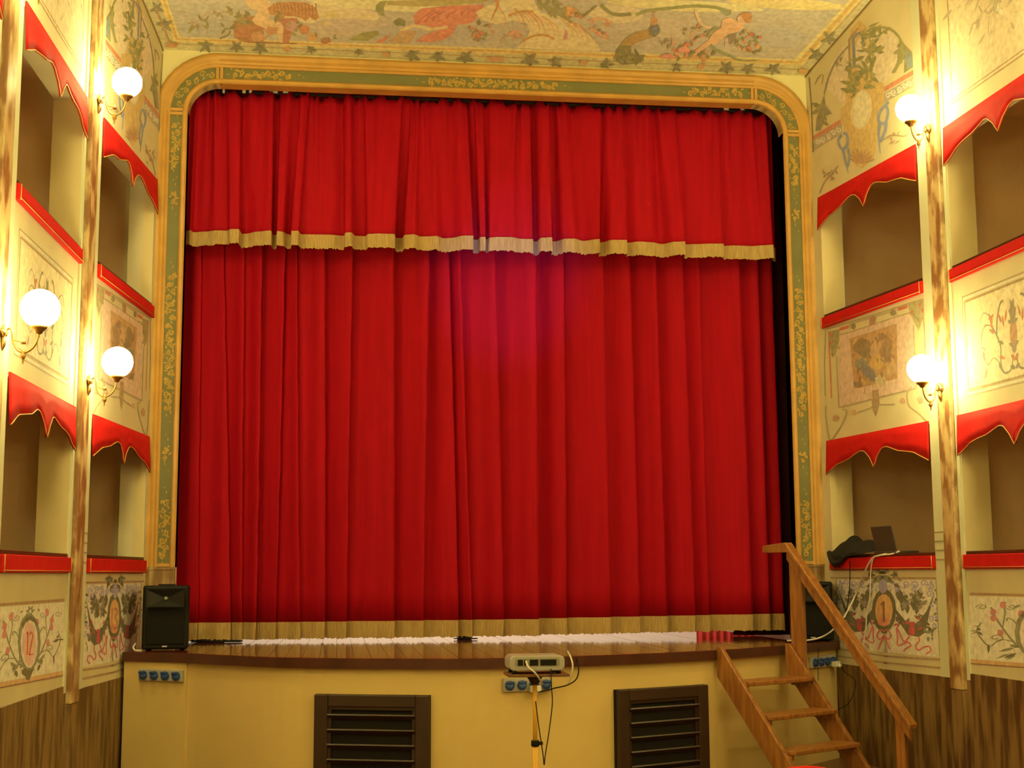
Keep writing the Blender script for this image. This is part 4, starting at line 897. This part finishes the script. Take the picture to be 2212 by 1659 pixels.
# upper wall next to the stage: ochre shield with oval, lyre, garlands, blue ribbons and red band
for side in (1, -1):
    P = Paint(both(1, 1, (side,)), (196, 172, 96)); c = CP(P, 1700, 0, 3.949)
    c.poly((200, 172, 108), [(340, 760), (370, 560), (470, 400), (560, 320), (700, 260), (820, 240), (930, 300), (960, 450), (900, 640), (820, 720), (500, 900)])
    RB = (182, 96, 54)
    c.poly(RB, [(222, 1160), (460, 1015), (460, 1060), (222, 1195)]); c.poly(RB, [(825, 745), (1165, 545), (1165, 590), (825, 785)])
    c.poly((150, 132, 84), [(225, 1195), (470, 1050), (470, 1140), (225, 1290)]); c.poly((150, 132, 84), [(825, 800), (1165, 600), (1168, 690), (825, 880)])
    for k in range(5): c.scroll((200, 182, 120), 265+45*k, 1215-27*k, 24, 10, 1 if k % 2 else -1, k*60)
    for k in range(7): c.scroll((204, 188, 124), 865+46*k, 815-26*k, 27, 11, 1 if k % 2 else -1, k*60)
    SH = (186, 146, 64)
    c.poly(SH, [(505, 700), (560, 560), (620, 600), (700, 560), (760, 700), (825, 700), (830, 860), (790, 980), (770, 1180), (740, 1350), (640, 1440), (560, 1380), (520, 1200), (480, 1060), (460, 1040), (460, 920), (500, 900)])
    c.poly(SH, [(540, 260), (620, 170), (680, 230), (690, 420), (640, 300), (560, 420), (545, 620), (520, 400)])
    c.blob((200, 176, 104), 635, 935, 88, 170, 8); c.blob((204, 184, 112), 632, 935, 74, 152, 8)
    c.stroke((98, 98, 92), 26, [(575, 580), (570, 420), (565, 330), (600, 290), (645, 268), (655, 400)], smooth=False); c.stroke((128, 96, 60), 16, [(535, 560), (530, 340), (610, 240)], smooth=False)
    LG = [(118, 112, 46), (100, 98, 42), (134, 120, 52)]
    c.foliage(LG, 690, 330, 40, 110, 16, 90, 30); c.foliage(LG, 690, 540, 50, 130, 20, 100, 34); c.foliage(LG, 600, 700, 80, 90, 24, 90, 38); c.foliage(LG, 720, 440, 50, 60, 8, 80, 30); c.foliage(LG, 540, 560, 20, 60, 8, 60, 26); c.foliage(LG, 560, 760, 40, 60, 10, 70, 30)
    c.stroke(LG[0], 16, [(680, 270), (740, 240), (820, 235), (900, 260), (960, 320)]); c.foliage(LG, 815, 240, 30, 40, 6, 70, 24)
    c.poly(LG[0], [(955, 300), (1000, 380), (1060, 440), (1115, 545), (1060, 585), (1000, 625), (1005, 500), (960, 560), (930, 620), (895, 625), (940, 540), (965, 430)]); c.poly((100, 112, 88), [(1010, 420), (1080, 480), (1110, 545), (1040, 590), (1015, 560)]); c.foliage(LG, 975, 450, 25, 110, 9, 70, 26)
    c.stroke((112, 104, 66), 12, [(530, 390), (450, 480), (400, 560), (350, 680), (320, 800)]); c.poly((116, 106, 62), [(320, 800), (330, 900), (385, 970), (330, 985), (310, 1060), (290, 1110), (245, 1120), (255, 1010), (290, 900)]); c.foliage(LG, 300, 950, 30, 90, 10, 70, 28); c.foliage(LG, 440, 540, 14, 40, 4, 50, 18)
    BL = (104, 116, 112)
    c.stroke(BL, 22, [(870, 870), (800, 950), (785, 1030), (840, 1050), (865, 960), (850, 900)]); c.stroke(BL, 30, [(800, 1050), (785, 1150), (800, 1310)], taper=True); c.stroke(BL, 24, [(850, 1040), (840, 1120), (800, 1210)])
    c.stroke(BL, 20, [(470, 1150), (440, 1200), (470, 1270), (520, 1230), (515, 1150), (480, 1135)]); c.stroke(BL, 26, [(480, 1260), (500, 1370), (525, 1475)], taper=True); c.stroke(BL, 18, [(520, 1260), (535, 1350), (520, 1420)])
    BR = (146, 112, 64)
    for a in range(9): c.leaf((160, 108, 54), 635, 1390, 130, 18, -160+18*a)
    c.stroke(BR, 9, [(280, 1650), (330, 1540), (400, 1470), (440, 1410)]); c.foliage([BR], 380, 1500, 70, 60, 9, 50, 20); c.stroke(BR, 8, [(830, 1190), (900, 1150), (1000, 1160), (1040, 1140)]); c.foliage([BR, (130, 116, 66)], 930, 1180, 70, 40, 9, 46, 16)
    c.stroke(BR, 7, [(240, 720), (270, 660), (310, 640), (300, 720)]); c.stroke((110, 84, 48), 9, [(190, 660), (210, 900), (225, 1300)], smooth=False)
    P.build('painted_mural', WALLS[side])
    # dark line where wall meets ceiling
    p, q, t, n = seg(side, 1); mb = MB()
    a, b = SIDE[side][0], SIDE[side][3]
    pts = [Vector((*v, ceil_z(v[1])-.012)) for v in SIDE[side][:4]]; pts = [v+Vector((-side*.004, 0, 0)) for v in pts]
    mb.tube(pts, .006, 6); mb.build('ceiling_line', mat('line_brown', (.30, .19, .08), .8), WALLS[side])
    # upper wall further back: framed field with faint tree
    P = Paint([wall_map(side, 3)], (206, 182, 116)); zz0 = 5.33
    P.poly((206, 176, 120), [(.08, zz0), (.92, zz0), (.92, 6.5), (.08, 6.5)])
    for u in (.08, .92): P.poly((140, 96, 52), [(u-.005, zz0), (u+.005, zz0), (u+.005, 6.5), (u-.005, 6.5)])
    for zc in (zz0, zz0+.03, 6.5): P.poly((150, 108, 58), [(.06, zc-.006), (.94, zc-.006), (.94, zc+.006), (.06, zc+.006)])
    P.surfs = [lambda x, z, off, side=side: wall_map(side, 3)(.5+x/1.75, z, off)]
    for k in range(70): P.leaf(random.choice([(188, 164, 110), (170, 146, 96), (214, 196, 146), (160, 138, 92)]), random.gauss(0, .28), random.gauss(5.95, .2), random.uniform(.08, .2), random.uniform(.02, .05), random.uniform(0, 360))
    P.build('painted_mural', WALLS[side])

# ------------------------------------------------------------------ ceiling fresco
cn = Vector((0, .187, 1)).normalized(); cpnt = Vector((0, 0, 6.455))
def csurf(px, py, off):
    v = at_plane(px, py, cpnt, cn); return v-cn*(.001+off)
P = Paint([csurf], (186, 164, 88), soft=.28); A = CP(P, 330, 0, 4.424); B = CP(P, 800, 0, 4.424); C = CP(P, 1270, 0, 4.174)
P.poly((176, 158, 84), [(352, 104), (443, 111), (1663, 164), (1749, 162), (1905, -22), (296, -22)])
P.stroke((150, 112, 48), 2, [(368, 94), (700, 107), (1730, 150), (1880, -20)], smooth=False); P.stroke((150, 112, 48), 2, [(368, 94), (333, 10), (322, -20)], smooth=False)
# gilt line and sky field
P.poly((202, 168, 70), [(376, 90), (1733, 141), (1878, -22), (338, -22)]); P.poly((188, 142, 54), [(380, 86), (1730, 137), (1872, -22), (344, -22)]); P.poly((206, 176, 82), [(384, 82), (1724, 132), (1862, -22), (350, -22)])
P.poly((164, 150, 98), [(388, 80), (900, 97), (1716, 128), (1856, -22), (354, -22)])
for x, y, rx, ry, cl in ((700, 30, 120, 22, (198, 174, 100)), (760, 60, 90, 20, (174, 152, 100)), (480, 30, 90, 22, (158, 146, 98)), (440, 60, 50, 18, (152, 144, 100)), (860, 10, 200, 14, (206, 184, 100)), (1480, 12, 170, 12, (206, 182, 96)), (1640, 40, 90, 16, (164, 150, 100)), (1680, 80, 60, 24, (158, 148, 104)), (1700, 8, 130, 12, (206, 176, 84)), (1420, 60, 90, 22, (172, 154, 100)), (1330, 30, 60, 20, (196, 174, 104)), (1560, 100, 90, 18, (168, 152, 100)), (860, 70, 60, 16, (158, 146, 102)), (1000, 80, 60, 20, (160, 148, 102))): P.blob(cl, x, y, rx, ry, 3, n=20)
OL, OLD, FL_, FLD, RS, RSD = (124, 110, 46), (98, 88, 40), (212, 160, 86), (176, 112, 56), (188, 88, 52), (160, 60, 40)
# left group: vine scroll, seated child figure, fruit basket, striped animal back
A.stroke((160, 118, 60), 10, [(370, 230), (440, 190), (520, 130), (600, 130), (690, 110)]); A.stroke((140, 110, 56), 8, [(520, 320), (520, 230), (500, 190)])
A.foliage([OL, OLD, (150, 104, 48)], 400, 230, 40, 40, 6, 60, 30); A.foliage([OL, OLD], 510, 210, 60, 24, 7, 60, 26); A.foliage([OL, OLD], 750, 110, 34, 36, 8, 50, 34); A.foliage([OL], 620, 130, 50, 26, 5, 50, 22)
A.poly((146, 86, 40), [(760, 230), (860, 160), (960, 150), (1060, 260), (1060, 400), (880, 405), (780, 360)]); A.foliage([OL, OLD], 880, 190, 110, 70, 22, 80, 36)
A.blob((164, 86, 42), 860, 320, 60, 44); A.blob((178, 120, 58), 1000, 350, 60, 50); A.blob((150, 84, 38), 960, 260, 60, 44)
A.poly(FL_, [(870, 5), (1000, -20), (1120, 10), (1130, 100), (1110, 190), (1230, 220), (1260, 260), (1240, 410), (1210, 405), (1180, 300), (1080, 270), (980, 230), (950, 190), (1010, 100), (940, 80)])
A.stroke(FLD, 14, [(1060, 260), (1100, 330), (1060, 395), (1230, 410)]); A.poly((172, 106, 52), [(1090, 250), (1200, 260), (1190, 310), (1100, 340)])
A.poly((160, 96, 38), [(1100, 70), (1190, 20), (1320, 15), (1460, 20), (1560, 70), (1590, 160), (1560, 195), (1500, 160), (1460, 200), (1420, 170), (1330, 150), (1220, 160), (1110, 130)])
for k in range(13): A.stroke((116, 62, 24), 12, [(1150+34*k, 30+(k % 3)*6), (1165+33*k, 80+4*k), (1160+33*k, 130+5*k)], taper=True)
A.foliage([OL, OLD], 1210, 150, 90, 26, 9, 70, 30); A.poly((158, 84, 46), [(1180, 170), (1380, 170), (1400, 260), (1330, 300), (1300, 410), (1240, 410), (1250, 250)])
A.blob((176, 120, 90), 1330, 250, 60, 50); A.foliage([OL, OLD], 1350, 270, 100, 50, 9, 60, 34); A.blob((176, 100, 44), 1450, 280, 46, 46); A.blob((190, 136, 60), 1530, 350, 50, 40); A.blob(RSD, 1650, 385, 50, 32, jit=.15); A.foliage([OLD, OL], 1640, 350, 90, 26, 6, 60, 26); A.stroke((132, 78, 36), 12, [(900, 400), (1050, 408), (1380, 415)])
A.stroke(OLD, 16, [(740, 290), (720, 330), (640, 365)]); A.foliage([OLD], 700, 265, 40, 16, 4, 60, 24); A.blob((190, 166, 80), 1700, 140, 60, 34, jit=.2); A.blob((184, 160, 86), 1660, 220, 50, 24, jit=.2)
# centre: green scarf, pink cloak, reclining pale drapery
B.poly((112, 112, 44), [(90, 10), (160, 5), (130, 60), (130, 130), (150, 155), (100, 140), (50, 100), (55, 50)]); B.poly((86, 84, 40), [(215, 205), (270, 165), (340, 195), (330, 245), (250, 245)]); A.poly((124, 120, 46), [(1870, 380), (2000, 310), (2150, 290), (2160, 330), (2050, 390)])
B.poly((150, 132, 56), [(150, 10), (420, 0), (800, -15), (1100, -10), (1150, 10), (820, 45), (420, 60), (160, 40)])
B.poly((190, 100, 62), [(410, 150), (480, 80), (700, 55), (900, 45), (1090, 40), (1060, 110), (980, 210), (900, 230), (830, 230), (780, 330), (700, 375), (580, 400), (430, 395), (520, 330), (640, 290), (540, 240), (430, 230)])
for k in range(8): B.stroke(random.choice([(168, 66, 48), (206, 124, 80)]), 22, [(450+70*k, 220-12*k), (520+60*k, 150-6*k), (620+55*k, 90)], taper=True)
B.stroke((204, 172, 92), 30, [(290, 290), (420, 245), (560, 275), (740, 255)]); B.poly((170, 130, 66), [(170, 390), (300, 290), (440, 290), (420, 350), (380, 410), (200, 410)]); B.poly((186, 96, 56), [(40, 405), (170, 330), (180, 350), (120, 405)])
CRE = (216, 178, 98)
B.poly(CRE, [(1000, 120), (1080, 70), (1220, 10), (1280, -15), (1560, -15), (1620, 120), (1800, 150), (1960, 240), (2100, 340), (2200, 450), (2190, 490), (1400, 455), (1480, 380), (1520, 300), (1500, 220), (1350, 190), (1200, 230), (1060, 180)])
for k in range(20): B.stroke(random.choice([(196, 142, 66), (228, 196, 118), (204, 150, 90), (186, 130, 60)]), random.uniform(12, 26), [(1150+45*k, 40+10*k+random.uniform(-20, 20)), (1230+46*k, 120+11*k), (1250+46*k, 230+9*k)], taper=True)
B.stroke((176, 118, 44), 24, [(1320, 145), (1420, 110), (1560, 105)]); B.stroke((176, 118, 44), 22, [(1460, 385), (1560, 340), (1660, 330), (1760, 370)]); B.poly((184, 118, 84), [(1860, 270), (1890, 300), (1880, 370), (1840, 380)])
B.stroke((168, 100, 40), 36, [(1200, -10), (1220, 40), (1190, 110), (1150, 200)], taper=True)
B.foliage([OL, OLD, (160, 110, 56), RS], 1050, 310, 110, 70, 26, 60, 30); B.blob((190, 130, 76), 1390, 320, 60, 40, jit=.3); B.foliage([(176, 130, 70), (150, 120, 66)], 1350, 350, 110, 50, 10, 40, 22)
B.stroke((112, 112, 46), 40, [(1600, 20), (1700, 70), (1800, 120), (1900, 180)]); B.foliage([OL, (110, 114, 54)], 1720, 60, 130, 60, 18, 90, 36); B.blob((196, 132, 60), 1900, 110, 50, 60, jit=.2); B.foliage([(180, 112, 52), OL], 1960, 150, 110, 70, 14, 60, 30); B.stroke(OLD, 20, [(2030, 150), (2100, 100), (2160, 50)])
# right: trailing scarf, peacock, child with flowers
C.stroke((100, 104, 44), 30, [(120, 40), (200, 110), (290, 130), (390, 120)]); C.stroke((116, 116, 48), 26, [(430, 130), (560, 90), (740, 70), (960, 50), (1130, 60), (1240, 90)]); C.poly((110, 120, 66), [(1190, 70), (1290, 85), (1290, 125), (1250, 140), (1200, 110)])
C.stroke((196, 140, 80), 22, [(0, 190), (100, 160), (220, 200)]); C.stroke((190, 134, 76), 30, [(20, 250), (110, 300), (180, 340)]); C.foliage([(120, 96, 66), RS, (170, 120, 60)], 120, 250, 110, 80, 10, 50, 22)
C.poly((150, 110, 40), [(560, 260), (460, 275), (380, 310), (320, 360), (290, 410), (390, 420), (420, 390), (520, 350), (600, 330)]); C.poly((80, 80, 52), [(575, 210), (630, 215), (650, 250), (640, 300), (600, 330), (550, 310), (545, 260)]); C.poly((176, 110, 50), [(568, 165), (600, 148), (628, 170), (620, 220), (575, 220)]); C.stroke((150, 100, 60), 10, [(598, 150), (585, 110), (610, 108)]); C.blob((70, 84, 84), 605, 262, 26, 36)
C.poly((90, 84, 36), [(290, 400), (390, 405), (390, 470), (440, 490), (510, 490), (500, 540), (450, 570), (300, 580), (245, 540), (250, 450)]); C.foliage([(84, 78, 34), (120, 106, 44), (70, 66, 32)], 370, 520, 120, 50, 40, 50, 26); C.foliage([OLD], 170, 570, 40, 20, 5, 60, 22)
C.poly((210, 150, 84), [(920, 520), (1000, 420), (1090, 350), (1130, 290), (1200, 240), (1210, 170), (1280, 150), (1370, 190), (1410, 230), (1380, 270), (1320, 290), (1260, 300), (1220, 340), (1160, 390), (1060, 420), (960, 500)]); C.blob((212, 158, 96), 1395, 170, 50, 50); C.poly((166, 100, 36), [(1360, 130), (1400, 105), (1470, 110), (1480, 150), (1460, 200), (1420, 200), (1390, 150)])
C.stroke((214, 164, 96), 26, [(970, 80), (990, 150), (1040, 220), (1110, 245)]); C.poly((106, 84, 54), [(1265, 310), (1340, 290), (1330, 350), (1290, 395), (1255, 380)]); C.poly((180, 150, 110), [(1235, 340), (1262, 330), (1270, 390), (1235, 415)])
C.stroke((116, 118, 62), 36, [(1100, 400), (1160, 450), (1260, 490), (1340, 530), (1420, 545), (1560, 535)], taper=True); C.stroke((118, 116, 56), 26, [(1180, 240), (1110, 270), (1080, 330)])
C.foliage([OL, OLD, RS, (200, 140, 70)], 950, 290, 100, 60, 20, 44, 22); C.foliage([OL, OLD, RS, (206, 140, 60)], 1440, 380, 120, 110, 36, 50, 26); C.foliage([RS, (196, 120, 70), OL, OLD], 850, 450, 150, 60, 30, 60, 30); C.foliage([OLD, (180, 120, 60)], 1060, 480, 90, 50, 14, 60, 30); C.blob(RSD, 1480, 300, 22, 18); C.blob((200, 120, 80), 870, 440, 50, 30, jit=.2); C.blob((196, 112, 80), 720, 500, 60, 24, jit=.2); C.foliage([(130, 110, 70)], 700, 365, 120, 20, 8, 60, 16)
# star leaves along the border
def star(x, y, s=1.0, n=5):
    a0 = random.uniform(0, 60)
    for k in range(n):
        a = a0+360/n*k; r = 19*s*(1 if abs(math.cos(math.radians(a))) > .5 else .7); P.leaf(random.choice([(92, 84, 44), (106, 96, 50)]), x, y, r, 7*s, a if abs(math.sin(math.radians(a))) < .6 else a*1)
for x, y, s in ((444, 97, 1.0), (511, 100, .9), (562, 103, 1.0), (672, 106, .7), (775, 111, .6), (890, 118, 1.05), (946, 120, .9), (1005, 122, 1.1), (1145, 128, 1.1), (1200, 131, .95), (1310, 135, .6), (1462, 142, .7), (1570, 145, 1.0), (1616, 147, .9), (1670, 148, 1.0), (1764, 116, 1.1), (1792, 82, 1.1), (339, 17, .9), (356, 52, 1.1)): star(x, y, s)
for x, y in ((620, 103), (834, 115), (1070, 125), (1260, 133), (1514, 142)): P.blob((176, 116, 56), x, y, 8 if x != 1070 else 20, 6)
P.blob((178, 110, 42), 371, 95, 14, 6, jit=.2); P.blob((184, 124, 46), 1735, 152, 12, 6, jit=.2)
P.stroke((160, 104, 44), 3, [(368, 94), (352, 55), (336, 15)], smooth=False)
P.build('fresco', ceiling)
